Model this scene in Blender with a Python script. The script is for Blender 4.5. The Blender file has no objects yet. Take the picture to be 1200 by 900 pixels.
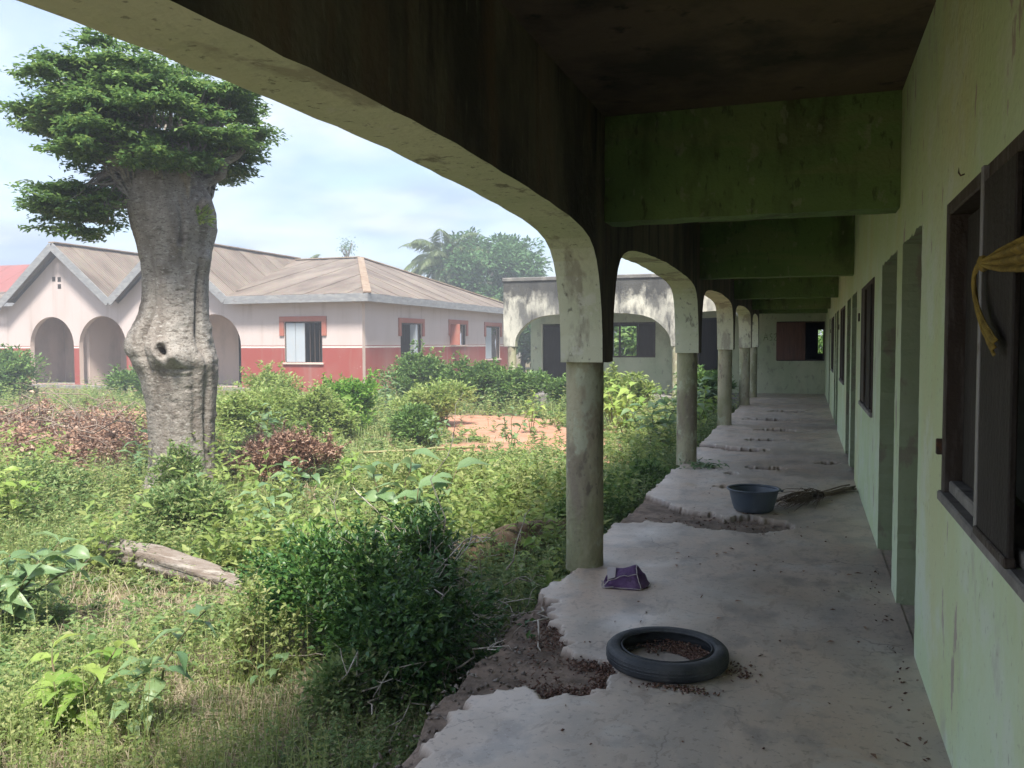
import bpy, bmesh, math, random
import numpy as np
from mathutils import Vector, Matrix
from mathutils.geometry import tessellate_polygon

scene = bpy.context.scene
col = scene.collection
rng = np.random.default_rng(7)
random.seed(7)

# ------------------------------------------------------------------ camera
YAW, PITCH, ROLL, EYE = .3329, .0477, -.003, 1.5
fw = Vector((-math.sin(YAW)*math.cos(PITCH), math.cos(YAW)*math.cos(PITCH), -math.sin(PITCH)))
rt = Vector((math.cos(YAW), math.sin(YAW), 0)); up = rt.cross(fw)
r2 = rt*math.cos(ROLL) + up*math.sin(ROLL); u2 = -rt*math.sin(ROLL) + up*math.cos(ROLL)
cam_data = bpy.data.cameras.new('camera'); cam = bpy.data.objects.new('camera', cam_data); col.objects.link(cam)
cam_data.sensor_width = 36; cam_data.lens = 30.0; cam_data.clip_start = .05; cam_data.clip_end = 3000
m = Matrix((r2, u2, -fw)).transposed().to_4x4(); m.translation = (0, 0, EYE); cam.matrix_world = m
scene.camera = cam

# ------------------------------------------------------------------ sky
SUN_EL, SUN_AZ = math.radians(58), math.radians(155)        # azimuth clockwise from +Y
w = bpy.data.worlds.new('World'); scene.world = w; w.use_nodes = True
nt = w.node_tree; nt.nodes.clear()
N = nt.nodes.new; L = nt.links.new
out = N('ShaderNodeOutputWorld'); bg = N('ShaderNodeBackground'); bg.inputs['Strength'].default_value = .06
sky = N('ShaderNodeTexSky'); sky.sky_type = 'NISHITA'; sky.sun_disc = False
sky.sun_elevation = SUN_EL; sky.sun_rotation = SUN_AZ; sky.dust_density = 2.0; sky.air_density = 1.0
tc = N('ShaderNodeTexCoord'); sep = N('ShaderNodeSeparateXYZ'); L(tc.outputs['Generated'], sep.inputs[0])
zc = N('ShaderNodeMath'); zc.operation = 'ADD'; zc.inputs[1].default_value = .22; L(sep.outputs['Z'], zc.inputs[0])
zm = N('ShaderNodeMath'); zm.operation = 'MAXIMUM'; zm.inputs[1].default_value = .1; L(zc.outputs[0], zm.inputs[0])
dv = N('ShaderNodeVectorMath'); dv.operation = 'DIVIDE'; L(tc.outputs['Generated'], dv.inputs[0])
cb = N('ShaderNodeCombineXYZ')
for i in range(3): L(zm.outputs[0], cb.inputs[i])
L(cb.outputs[0], dv.inputs[1])
nz = N('ShaderNodeTexNoise'); nz.inputs['Scale'].default_value = 1.6; nz.inputs['Detail'].default_value = 7; nz.inputs['Roughness'].default_value = .55
nz.inputs['Distortion'].default_value = 0; L(dv.outputs[0], nz.inputs['Vector'])
rp = N('ShaderNodeValToRGB'); rp.color_ramp.elements[0].position = .34; rp.color_ramp.elements[1].position = .62
rp.color_ramp.elements[0].color = (.28, .28, .28, 1); rp.color_ramp.elements[1].color = (1, 1, 1, 1)
L(nz.outputs['Fac'], rp.inputs[0])
nz2 = N('ShaderNodeTexNoise'); nz2.inputs['Scale'].default_value = 2.6; nz2.inputs['Detail'].default_value = 5; L(dv.outputs[0], nz2.inputs['Vector'])
cc = N('ShaderNodeMix'); cc.data_type = 'RGBA'; cc.inputs['A'].default_value = (1.85, 2.4, 3.3, 1); cc.inputs['B'].default_value = (3.3, 3.6, 4.1, 1)
mr2 = N('ShaderNodeMapRange'); mr2.inputs['From Min'].default_value = .38; mr2.inputs['From Max'].default_value = .62; L(nz2.outputs['Fac'], mr2.inputs['Value']); L(mr2.outputs[0], cc.inputs['Factor'])
mx = N('ShaderNodeMix'); mx.data_type = 'RGBA'; L(rp.outputs[0], mx.inputs['Factor'])
L(sky.outputs[0], mx.inputs['A']); L(cc.outputs['Result'], mx.inputs['B'])
L(mx.outputs['Result'], bg.inputs['Color']); L(bg.outputs[0], out.inputs['Surface'])

# ------------------------------------------------------------------ sun
sd = bpy.data.lights.new('sun', 'SUN'); sd.energy = 2.05; sd.angle = math.radians(11); sd.color = (1, .95, .86)
so = bpy.data.objects.new('sun', sd); col.objects.link(so)
sv = Vector((math.sin(SUN_AZ)*math.cos(SUN_EL), math.cos(SUN_AZ)*math.cos(SUN_EL), math.sin(SUN_EL)))
so.rotation_euler = sv.to_track_quat('Z', 'Y').to_euler()

# ------------------------------------------------------------------ exposure
vs = scene.view_settings; vs.view_transform = 'Standard'; vs.look = 'None'; vs.exposure = 2.45; vs.gamma = 1
scene.render.engine = 'CYCLES'
scene.cycles.max_bounces = 9; scene.cycles.diffuse_bounces = 6; scene.cycles.transparent_max_bounces = 6
scene.cycles.use_denoising = True; scene.cycles.sample_clamp_indirect = 8

# ================================================================== helpers
def vn(x, y, s=0):
    """lattice value noise, 0..1, vectorised"""
    x = np.asarray(x, float); y = np.asarray(y, float)
    xi = np.floor(x); yi = np.floor(y); fx = x-xi; fy = y-yi
    fx = fx*fx*(3-2*fx); fy = fy*fy*(3-2*fy)
    def h(a, b): 
        v = np.sin(a*127.1 + b*311.7 + s*74.7)*43758.5453
        return v-np.floor(v)
    return (h(xi, yi)*(1-fx)+h(xi+1, yi)*fx)*(1-fy) + (h(xi, yi+1)*(1-fx)+h(xi+1, yi+1)*fx)*fy
def fbm(x, y, s=0, o=4):
    t = 0; a = .5; k = 1
    for i in range(o): t = t+a*vn(np.asarray(x)*k, np.asarray(y)*k, s+i*3.1); a *= .5; k *= 2.03
    return t
def norm(v): return v/np.maximum(np.linalg.norm(v, axis=-1, keepdims=True), 1e-9)

def link(name, me, mats=None, parent=None):
    o = bpy.data.objects.new(name, me); col.objects.link(o)
    if mats is not None:
        for mm in (mats if isinstance(mats, (list, tuple)) else [mats]): me.materials.append(mm)
    if parent: o.parent = parent
    return o
def tag(o, label=None, cat=None, group=None, kind=None):
    if label: o['label'] = label
    if cat: o['category'] = cat
    if group: o['group'] = group
    if kind: o['kind'] = kind
    return o
def empty(name, loc, label, cat, group=None, rz=0):
    o = bpy.data.objects.new(name, None); col.objects.link(o); o.location = loc; o.rotation_euler.z = rz
    o.empty_display_size = .1
    return tag(o, label, cat, group)
def npmesh(name, V, F, smooth=False):
    V = np.asarray(V, np.float32); F = np.asarray(F, np.int32); k = F.shape[1]
    me = bpy.data.meshes.new(name)
    me.vertices.add(len(V)); me.vertices.foreach_set('co', V.ravel())
    me.loops.add(F.size); me.loops.foreach_set('vertex_index', F.ravel())
    me.polygons.add(len(F)); me.polygons.foreach_set('loop_start', np.arange(0, F.size, k, dtype=np.int32))
    if smooth: me.polygons.foreach_set('use_smooth', np.ones(len(F), bool))
    me.update(calc_edges=True); me.validate()
    return me
class Geo:
    """collects triangle arrays"""
    def __init__(s): s.V = []; s.F = []; s.n = 0
    def add(s, V, F):
        V = np.asarray(V, float).reshape(-1, 3); F = np.asarray(F, int)
        if F.shape[1] == 4: F = np.concatenate([F[:, [0, 1, 2]], F[:, [0, 2, 3]]])
        s.V.append(V); s.F.append(F+s.n); s.n += len(V); return s
    def mesh(s, name, smooth=False): return npmesh(name, np.concatenate(s.V), np.concatenate(s.F), smooth)
    def build(s, name, mats, parent=None, smooth=False): return link(name, s.mesh(name, smooth), mats, parent)

def tube(path, rad, n=6, cap=True):
    P = np.asarray(path, float); k = len(P); rad = np.broadcast_to(np.asarray(rad, float), (k,))
    T = norm(np.gradient(P, axis=0)); ref = np.array([0, 0, 1.]) if abs(T[0][2]) < .9 else np.array([1., 0, 0])
    A = norm(np.cross(T, ref)); B = np.cross(T, A)
    th = np.arange(n)*2*math.pi/n
    V = (P[:, None]+rad[:, None, None]*(A[:, None]*np.cos(th)[None, :, None]+B[:, None]*np.sin(th)[None, :, None])).reshape(-1, 3)
    F = []
    for i in range(k-1):
        for j in range(n):
            a = i*n+j; b = i*n+(j+1) % n; F.append((a, b, b+n)); F.append((a, b+n, a+n))
    if cap:
        V = np.concatenate([V, P[:1], P[-1:]]); c0 = k*n; c1 = c0+1
        for j in range(n):
            F.append((c0, (j+1) % n, j)); F.append((c1, (k-1)*n+j, (k-1)*n+(j+1) % n))
    return V, np.array(F)
def lathe(prof, n=32, closed=False):
    P = np.asarray(prof, float); k = len(P); th = np.arange(n)*2*math.pi/n
    V = np.stack([P[:, 0:1]*np.cos(th), P[:, 0:1]*np.sin(th), np.repeat(P[:, 1:2], n, 1)], -1).reshape(-1, 3)
    F = []
    for i in range(k if closed else k-1):
        for j in range(n):
            a = i*n+j; b = i*n+(j+1) % n; i2 = (i+1) % k
            F.append((a, b, i2*n+(j+1) % n)); F.append((a, i2*n+(j+1) % n, i2*n+j))
    return V, np.array(F)
def boxg(a, b):
    (x0, y0, z0), (x1, y1, z1) = a, b
    V = [(x0, y0, z0), (x1, y0, z0), (x1, y1, z0), (x0, y1, z0), (x0, y0, z1), (x1, y0, z1), (x1, y1, z1), (x0, y1, z1)]
    return np.array(V, float), np.array([(0, 3, 2, 1), (4, 5, 6, 7), (0, 1, 5, 4), (1, 2, 6, 5), (2, 3, 7, 6), (3, 0, 4, 7)])
def box(name, a, b, mat, parent=None, bev=.006, rough=0.0):
    me = bpy.data.meshes.new(name); bm = bmesh.new()
    V, F = boxg(a, b); vs_ = [bm.verts.new(v) for v in V]
    for f in F: bm.faces.new([vs_[i] for i in f])
    if bev: bmesh.ops.bevel(bm, geom=bm.edges[:], offset=bev, segments=1, affect='EDGES')
    bm.to_mesh(me); bm.free(); return link(name, me, mat, parent)
def beam(name, p, q, wd, ht, mat, parent=None, upv=(0, 0, 1), bev=.004):
    """a bar from p to q, wd wide, ht high"""
    p = Vector(p); q = Vector(q); d = (q-p).normalized(); s = d.cross(Vector(upv)).normalized(); u = s.cross(d)
    me = bpy.data.meshes.new(name); bm = bmesh.new()
    vs_ = [bm.verts.new(e+s*a*wd/2+u*b*ht/2) for e in (p, q) for a, b in ((-1, -1), (1, -1), (1, 1), (-1, 1))]
    for f in ((3, 2, 1, 0), (4, 5, 6, 7), (0, 1, 5, 4), (1, 2, 6, 5), (2, 3, 7, 6), (3, 0, 4, 7)): bm.faces.new([vs_[i] for i in f])
    if bev: bmesh.ops.bevel(bm, geom=bm.edges[:], offset=bev, segments=1, affect='EDGES')
    bmesh.ops.recalc_face_normals(bm, faces=bm.faces[:])
    bm.to_mesh(me); bm.free(); return link(name, me, mat, parent)
def densify(poly, step, jit, seed=0):
    """subdivide a closed polyline and wobble the new points (worn plaster arrises)"""
    r = np.random.default_rng(seed); o = []
    n = len(poly)
    for i in range(n):
        a = np.array(poly[i], float); b = np.array(poly[(i+1) % n], float); k = max(1, int(np.linalg.norm(b-a)/step))
        for j in range(k):
            p = a+(b-a)*j/k
            if jit and (j > 0): p = p+r.normal(0, jit, 2)
            o.append(tuple(p))
    return o
def prism(name, outer, holes, to3, w0, w1, mats, parent=None, idx=(0, 1, 1)):
    """flat wall with holes, extruded w0..w1; material slots: face w0, face w1, edges"""
    loops = [outer]+list(holes); pts = [p for l in loops for p in l]
    tri = tessellate_polygon([[Vector((p[0], p[1], 0)) for p in l] for l in loops])
    bm = bmesh.new()
    A = [bm.verts.new(to3(p[0], p[1], w0)) for p in pts]; B = [bm.verts.new(to3(p[0], p[1], w1)) for p in pts]
    for t in tri:
        try:
            f = bm.faces.new([A[i] for i in t]); f.material_index = idx[0]
            f = bm.faces.new([B[i] for i in reversed(t)]); f.material_index = idx[1]
        except ValueError: pass
    k = 0
    for l in loops:
        n = len(l)
        for i in range(n):
            a, b = k+i, k+(i+1) % n
            try:
                f = bm.faces.new((A[a], A[b], B[b], B[a])); f.material_index = idx[2]
            except ValueError: pass
        k += n
    bmesh.ops.recalc_face_normals(bm, faces=bm.faces[:])
    me = bpy.data.meshes.new(name); bm.to_mesh(me); bm.free()
    return link(name, me, mats, parent)
def rect(u0, u1, v0, v1): return [(u0, v0), (u1, v0), (u1, v1), (u0, v1)]
def inpoly(x, y, P):
    c = np.zeros(np.shape(x), bool); n = len(P)
    for i in range(n):
        (x0, y0), (x1, y1) = P[i], P[(i+1) % n]
        if y0 == y1: continue
        c ^= ((y0 > y) != (y1 > y)) & (x < (x1-x0)*(y-y0)/(y1-y0)+x0)
    return c

# ------------------------------------------------------------------ materials
def newmat(name):
    m = bpy.data.materials.new(name); m.use_nodes = True; t = m.node_tree
    return m, t, t.nodes['Principled BSDF'], t.nodes.new, t.links.new
def surf(name, base, layers=(), rough=.85, bump=.15, bscale=40, spec=.3, metal=0, rvar=0):
    """base colour with layers (colour, noise scale, (stretch), low, high[, strength]) mixed over it by ramped noise"""
    m, t, b, N, L = newmat(name)
    tc = N('ShaderNodeTexCoord'); cur = None
    b.inputs['Roughness'].default_value = rough; b.inputs['Specular IOR Level'].default_value = spec; b.inputs['Metallic'].default_value = metal
    b.inputs['Base Color'].default_value = (*base, 1)
    for i, ly in enumerate(layers):
        c, sc, st, lo, hi = ly[:5]; a = ly[5] if len(ly) > 5 else 1
        mp = N('ShaderNodeMapping'); mp.inputs['Scale'].default_value = st; mp.inputs['Location'].default_value = (i*3.7, i*1.3, i*5.1)
        L(tc.outputs['Object'], mp.inputs['Vector'])
        n = N('ShaderNodeTexNoise'); n.inputs['Scale'].default_value = sc; n.inputs['Detail'].default_value = 9; n.inputs['Roughness'].default_value = .62
        L(mp.outputs[0], n.inputs['Vector'])
        mr = N('ShaderNodeMapRange'); mr.inputs['From Min'].default_value = lo; mr.inputs['From Max'].default_value = hi; mr.inputs['To Max'].default_value = a
        L(n.outputs['Fac'], mr.inputs['Value'])
        mi = N('ShaderNodeMix'); mi.data_type = 'RGBA'; L(mr.outputs[0], mi.inputs['Factor'])
        if cur is None: mi.inputs['A'].default_value = (*base, 1)
        else: L(cur, mi.inputs['A'])
        mi.inputs['B'].default_value = (*c, 1); cur = mi.outputs['Result']
    if cur is not None: L(cur, b.inputs['Base Color'])
    if bump:
        n = N('ShaderNodeTexNoise'); n.inputs['Scale'].default_value = bscale; n.inputs['Detail'].default_value = 8; L(tc.outputs['Object'], n.inputs['Vector'])
        bp = N('ShaderNodeBump'); bp.inputs['Strength'].default_value = bump; bp.inputs['Distance'].default_value = .02
        L(n.outputs['Fac'], bp.inputs['Height']); L(bp.outputs[0], b.inputs['Normal'])
        if rvar:
            mr = N('ShaderNodeMapRange'); mr.inputs['To Min'].default_value = rough-rvar; mr.inputs['To Max'].default_value = rough+rvar
            n3 = N('ShaderNodeTexNoise'); n3.inputs['Scale'].default_value = 3; n3.inputs['Detail'].default_value = 6; L(tc.outputs['Object'], n3.inputs['Vector'])
            L(n3.outputs['Fac'], mr.inputs['Value']); L(mr.outputs[0], b.inputs['Roughness'])
    return m
def leafmat(name, c1, c2, trans=.35, rough=.5, c3=None, spec=.35):
    m, t, b, N, L = newmat(name)
    g = N('ShaderNodeNewGeometry'); oi = N('ShaderNodeObjectInfo')
    ad = N('ShaderNodeMath'); ad.operation = 'ADD'; L(g.outputs['Random Per Island'], ad.inputs[0]); L(oi.outputs['Random'], ad.inputs[1])
    fr = N('ShaderNodeMath'); fr.operation = 'FRACT'; L(ad.outputs[0], fr.inputs[0])
    r = N('ShaderNodeValToRGB'); e = r.color_ramp.elements
    e[0].color = (*c1, 1); e[1].color = (*c2, 1)
    if c3: e[1].position = .82; x = e.new(1.0); x.color = (*c3, 1)
    L(fr.outputs[0], r.inputs[0])
    b.inputs['Roughness'].default_value = rough; b.inputs['Specular IOR Level'].default_value = spec
    L(r.outputs[0], b.inputs['Base Color'])
    tr = N('ShaderNodeBsdfTranslucent'); hs = N('ShaderNodeHueSaturation'); hs.inputs['Value'].default_value = 1.5; hs.inputs['Hue'].default_value = .485
    L(r.outputs[0], hs.inputs['Color']); L(hs.outputs[0], tr.inputs['Color'])
    ms = N('ShaderNodeMixShader'); ms.inputs[0].default_value = trans
    L(b.outputs[0], ms.inputs[1]); L(tr.outputs[0], ms.inputs[2]); L(ms.outputs[0], t.nodes['Material Output'].inputs['Surface'])
    return m
def roofmat(name, c, stain, axis):
    m, t, b, N, L = newmat(name)
    tc = N('ShaderNodeTexCoord')
    n = N('ShaderNodeTexNoise'); n.inputs['Scale'].default_value = .9; n.inputs['Detail'].default_value = 9; n.inputs['Roughness'].default_value = .7
    mp = N('ShaderNodeMapping'); mp.inputs['Scale'].default_value = (1, .35, .6) if axis == 0 else (.35, 1, .6); L(tc.outputs['Object'], mp.inputs[0]); L(mp.outputs[0], n.inputs['Vector'])
    r = N('ShaderNodeValToRGB'); r.color_ramp.elements[0].position = .35; r.color_ramp.elements[1].position = .68
    r.color_ramp.elements[0].color = (*c, 1); r.color_ramp.elements[1].color = (*stain, 1); L(n.outputs['Fac'], r.inputs[0])
    n2 = N('ShaderNodeTexNoise'); n2.inputs['Scale'].default_value = 9; n2.inputs['Detail'].default_value = 6; L(tc.outputs['Object'], n2.inputs['Vector'])
    mi = N('ShaderNodeMix'); mi.data_type = 'RGBA'; mi.blend_type = 'MULTIPLY'; mi.inputs['Factor'].default_value = .5; L(r.outputs[0], mi.inputs['A']); L(n2.outputs['Color'], mi.inputs['B'])
    L(mi.outputs['Result'], b.inputs['Base Color']); b.inputs['Roughness'].default_value = .6
    wv = N('ShaderNodeTexWave'); wv.bands_direction = 'X' if axis == 0 else 'Y'; wv.inputs['Scale'].default_value = 2.1; L(tc.outputs['Object'], wv.inputs['Vector'])
    bp = N('ShaderNodeBump'); bp.inputs['Strength'].default_value = .6; bp.inputs['Distance'].default_value = .03; L(wv.outputs['Fac'], bp.inputs['Height']); L(bp.outputs[0], b.inputs['Normal'])
    return m
def bandmat(name, lower, upper, zb):
    """two-tone painted wall: lower colour up to zb, a pale line, a thin line, the upper colour"""
    m, t, b, N, L = newmat(name)
    tc = N('ShaderNodeTexCoord'); sp = N('ShaderNodeSeparateXYZ'); L(tc.outputs['Object'], sp.inputs[0])
    n = N('ShaderNodeTexNoise'); n.inputs['Scale'].default_value = 2.2; n.inputs['Detail'].default_value = 10; n.inputs['Roughness'].default_value = .68; L(tc.outputs['Object'], n.inputs['Vector'])
    ns = N('ShaderNodeTexNoise'); ns.inputs['Scale'].default_value = 1.5; ns.inputs['Detail'].default_value = 8
    mp = N('ShaderNodeMapping'); mp.inputs['Scale'].default_value = (.6, .6, .3); L(tc.outputs['Object'], mp.inputs[0]); L(mp.outputs[0], ns.inputs['Vector'])
    ad = N('ShaderNodeMath'); ad.operation = 'MULTIPLY_ADD'; ad.inputs[1].default_value = .03; L(n.outputs['Fac'], ad.inputs[0]); L(sp.outputs['Z'], ad.inputs[2])
    r = N('ShaderNodeValToRGB'); r.color_ramp.interpolation = 'CONSTANT'
    mr = N('ShaderNodeMapRange'); mr.inputs['From Min'].default_value = zb-1; mr.inputs['From Max'].default_value = zb+1; L(ad.outputs[0], mr.inputs['Value'])
    e = r.color_ramp.elements; e[0].color = (*lower, 1); e[0].position = 0; e[1].color = (.62, .58, .54, 1); e[1].position = .5
    for p, c in ((.53, lower), (.545, upper)): x = e.new(p); x.color = (*c, 1)
    L(mr.outputs[0], r.inputs[0])
    dr = N('ShaderNodeMapRange'); dr.inputs['From Min'].default_value = .45; dr.inputs['From Max'].default_value = .75; dr.inputs['To Max'].default_value = .3; L(ns.outputs['Fac'], dr.inputs['Value'])
    mi = N('ShaderNodeMix'); mi.data_type = 'RGBA'; L(dr.outputs[0], mi.inputs['Factor']); L(r.outputs[0], mi.inputs['A']); mi.inputs['B'].default_value = (.3, .24, .2, 1)
    rs = N('ShaderNodeTexNoise'); rs.inputs['Scale'].default_value = 2.2; rs.inputs['Detail'].default_value = 7; mp2 = N('ShaderNodeMapping'); mp2.inputs['Scale'].default_value = (1.6, 1.6, .12); L(tc.outputs['Object'], mp2.inputs[0]); L(mp2.outputs[0], rs.inputs['Vector'])
    rr1 = N('ShaderNodeMapRange'); rr1.inputs['From Min'].default_value = .56; rr1.inputs['From Max'].default_value = .7; rr1.inputs['To Max'].default_value = .45; L(rs.outputs['Fac'], rr1.inputs['Value'])
    mi0 = N('ShaderNodeMix'); mi0.data_type = 'RGBA'; L(rr1.outputs[0], mi0.inputs['Factor']); L(mi.outputs['Result'], mi0.inputs['A']); mi0.inputs['B'].default_value = (.27, .21, .18, 1); mi = mi0
    # pale scuffs where the paint has flaked
    fl = N('ShaderNodeMapRange'); fl.inputs['From Min'].default_value = .66; fl.inputs['From Max'].default_value = .7; fl.inputs['To Max'].default_value = .6; L(n.outputs['Fac'], fl.inputs['Value'])
    m2 = N('ShaderNodeMix'); m2.data_type = 'RGBA'; L(fl.outputs[0], m2.inputs['Factor']); L(mi.outputs['Result'], m2.inputs['A']); m2.inputs['B'].default_value = (.5, .43, .38, 1)
    L(m2.outputs['Result'], b.inputs['Base Color']); b.inputs['Roughness'].default_value = .85
    bp = N('ShaderNodeBump'); bp.inputs['Strength'].default_value = .15; L(n.outputs['Fac'], bp.inputs['Height']); L(bp.outputs[0], b.inputs['Normal'])
    return m

MT = {}
MT['wall'] = surf('mint_painted_plaster', (.56, .66, .47), [((.50, .61, .36), .8, (1, 1, 1), .42, .6), ((.55, .57, .32), .7, (1, 1, .6), .50, .64, .7), ((.60, .66, .56), 3, (1, 1, 1), .52, .62, .6),
    ((.40, .39, .34), 1.6, (1.3, 1.3, .7), .60, .68, .6), ((.34, .28, .26), 4, (1.2, 1.4, .5), .645, .66, .8), ((.22, .19, .16), 40, (1, 1, .6), .62, .66, .5)], rough=.8, bump=.35, bscale=24)
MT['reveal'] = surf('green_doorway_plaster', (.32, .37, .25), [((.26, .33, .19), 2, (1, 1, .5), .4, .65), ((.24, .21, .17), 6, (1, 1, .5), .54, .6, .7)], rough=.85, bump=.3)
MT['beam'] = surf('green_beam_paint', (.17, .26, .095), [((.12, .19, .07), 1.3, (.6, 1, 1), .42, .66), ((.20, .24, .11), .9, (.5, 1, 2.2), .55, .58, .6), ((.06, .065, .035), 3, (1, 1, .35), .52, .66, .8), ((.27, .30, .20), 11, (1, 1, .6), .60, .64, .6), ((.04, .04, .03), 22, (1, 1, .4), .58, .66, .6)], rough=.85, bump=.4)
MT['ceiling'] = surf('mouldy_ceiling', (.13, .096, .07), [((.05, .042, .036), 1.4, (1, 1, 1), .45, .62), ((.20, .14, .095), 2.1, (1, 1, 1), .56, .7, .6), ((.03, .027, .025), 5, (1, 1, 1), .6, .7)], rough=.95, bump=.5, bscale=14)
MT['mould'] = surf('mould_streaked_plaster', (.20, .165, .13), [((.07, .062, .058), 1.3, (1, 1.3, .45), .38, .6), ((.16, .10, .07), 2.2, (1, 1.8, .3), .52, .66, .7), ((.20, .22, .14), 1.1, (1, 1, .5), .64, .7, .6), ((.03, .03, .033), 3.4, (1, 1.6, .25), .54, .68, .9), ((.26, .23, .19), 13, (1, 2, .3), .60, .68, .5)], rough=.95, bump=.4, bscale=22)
MT['soffit'] = surf('cream_arch_plaster', (.60, .60, .45), [((.50, .52, .37), 1.5, (1, 1, 1), .42, .66), ((.33, .30, .235), 1.3, (1.6, .8, .5), .54, .58, .8), ((.17, .15, .125), 3.4, (1.2, 1, .5), .60, .65, .8), ((.62, .61, .52), 8, (1, 1, 1), .60, .64, .7), ((.10, .09, .08), 24, (1, 1, .5), .60, .66, .6)], rough=.85, bump=.35, bscale=26)
MT['column'] = surf('weathered_column_cement', (.40, .37, .26), [((.27, .27, .16), 2.5, (1, 1, .4), .40, .56), ((.22, .18, .14), 3.4, (1, 1, .4), .49, .62, .8), ((.44, .46, .34), 6, (1, 1, .7), .55, .62, .75), ((.12, .10, .08), 9, (1, 1, .45), .58, .64, .7), ((.10, .085, .07), 34, (1, 1, .6), .60, .68, .45)], rough=.9, bump=.5, bscale=30)
MT['parapet'] = surf('blackened_parapet', (.50, .48, .41), [((.34, .33, .29), 1.6, (1, 1, .4), .4, .6), ((.09, .09, .088), 1.7, (1.6, 1, .6), .44, .58, .9), ((.06, .06, .06), 6, (1.6, 1, .3), .58, .66, .85)], rough=.95, bump=.4)
t_ = MT['parapet'].node_tree; b_ = t_.nodes['Principled BSDF']; src = b_.inputs['Base Color'].links[0].from_socket
tc_ = t_.nodes.new('ShaderNodeTexCoord'); sp_ = t_.nodes.new('ShaderNodeSeparateXYZ'); t_.links.new(tc_.outputs['Object'], sp_.inputs[0])
n_ = t_.nodes.new('ShaderNodeTexNoise'); n_.inputs['Scale'].default_value = 2.2; n_.inputs['Detail'].default_value = 9; n_.inputs['Roughness'].default_value = .7; t_.links.new(tc_.outputs['Object'], n_.inputs['Vector'])
ma_ = t_.nodes.new('ShaderNodeMath'); ma_.operation = 'MULTIPLY_ADD'; ma_.inputs[1].default_value = 1.6; t_.links.new(n_.outputs['Fac'], ma_.inputs[0]); t_.links.new(sp_.outputs['Z'], ma_.inputs[2])
mr_ = t_.nodes.new('ShaderNodeMapRange'); mr_.inputs['From Min'].default_value = 3.50; mr_.inputs['From Max'].default_value = 3.85; mr_.inputs['To Max'].default_value = .93; t_.links.new(ma_.outputs[0], mr_.inputs['Value'])
mi_ = t_.nodes.new('ShaderNodeMix'); mi_.data_type = 'RGBA'; t_.links.new(mr_.outputs[0], mi_.inputs['Factor']); t_.links.new(src, mi_.inputs['A']); mi_.inputs['B'].default_value = (.045, .045, .045, 1); t_.links.new(mi_.outputs['Result'], b_.inputs['Base Color'])
MT['cap'] = surf('black_parapet_cap', (.13, .125, .12), [((.22, .21, .19), 3, (1, 1, 1), .5, .65)], rough=.95, bump=.5)
MT['wing'] = surf('cream_wing_wall', (.52, .51, .39), [((.43, .44, .31), 1.3, (1, 1, .5), .45, .65), ((.30, .29, .22), 2.4, (1, 1, .4), .58, .72, .6)], rough=.85, bump=.2)
MT['wing_green'] = surf('pale_green_wing_wall', (.50, .52, .38), [((.40, .45, .31), 1.3, (1, 1, .5), .42, .6), ((.30, .32, .22), 2.4, (1, 1, .6), .52, .66, .7), ((.2, .19, .15), 8, (1, 1, .5), .58, .64, .5)], rough=.85, bump=.2)
MT['wood'] = surf('dark_weathered_wood', (.026, .021, .018), [((.045, .038, .034), 6, (6, 6, .5), .45, .65), ((.022, .018, .016), 10, (6, 6, .4), .55, .7)], rough=.75, bump=.4, bscale=60)
MT['frame'] = surf('brown_window_frame', (.05, .036, .028), [((.10, .088, .08), 8, (4, 4, .6), .5, .68), ((.03, .025, .02), 12, (4, 4, .5), .58, .7)], rough=.65, bump=.35, bscale=50)
MT['sill'] = surf('dusty_grey_sill', (.16, .15, .145), [((.26, .245, .23), 5, (1, 1, 1), .45, .65), ((.07, .06, .06), 9, (1, 1, 1), .6, .7)], rough=.7, bump=.3)
MT['redwood'] = surf('reddish_shutter_wood', (.17, .085, .065), [((.11, .06, .05), 5, (5, 5, .4), .45, .65), ((.24, .15, .12), 8, (5, 5, .4), .58, .7, .7)], rough=.8, bump=.3)
MT['steel'] = surf('grey_painted_steel', (.24, .235, .23), [((.12, .09, .07), 18, (1, 1, .4), .55, .66)], rough=.5, bump=.15, metal=.3)
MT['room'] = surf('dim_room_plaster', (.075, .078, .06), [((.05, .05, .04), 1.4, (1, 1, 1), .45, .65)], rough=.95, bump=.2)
MT['bung'] = bandmat('two_tone_bungalow_paint', (.255, .05, .04), (.47, .40, .385), 1.36)
MT['redtrim'] = surf('faded_red_trim', (.33, .115, .085), [((.32, .16, .12), 3, (1, 1, 1), .5, .68)], rough=.85, bump=.2)
MT['porch'] = surf('dusty_pink_porch_wall', (.58, .46, .40), [((.46, .37, .32), 1.3, (1, 1, .5), .45, .65)], rough=.9, bump=.2)
MT['roof_x'] = roofmat('weathered_sheet_across', (.28, .225, .175), (.125, .088, .064), 0)
MT['roof_y'] = roofmat('weathered_sheet_along', (.28, .225, .175), (.125, .088, .064), 1)
MT['roof_red'] = roofmat('red_sheet_roof', (.38, .09, .07), (.28, .08, .06), 0)
MT['ridge'] = surf('rusty_tan_ridge_cap', (.25, .19, .135), [((.19, .12, .08), 2.5, (1, 1, 1), .48, .62), ((.33, .28, .23), 5, (1, 1, 1), .56, .66)], rough=.7, bump=.2)
MT['fascia'] = surf('grey_blue_fascia_board', (.19, .195, .205), [((.27, .27, .27), 3, (1, 1, 3), .45, .65), ((.14, .12, .11), 4, (1, 1, 3), .56, .7)], rough=.85, bump=.3)
MT['shutter'] = surf('chalky_blue_shutter', (.34, .38, .42), [((.36, .37, .38), 4, (3, 3, .4), .5, .68)], rough=.8, bump=.2)
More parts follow.
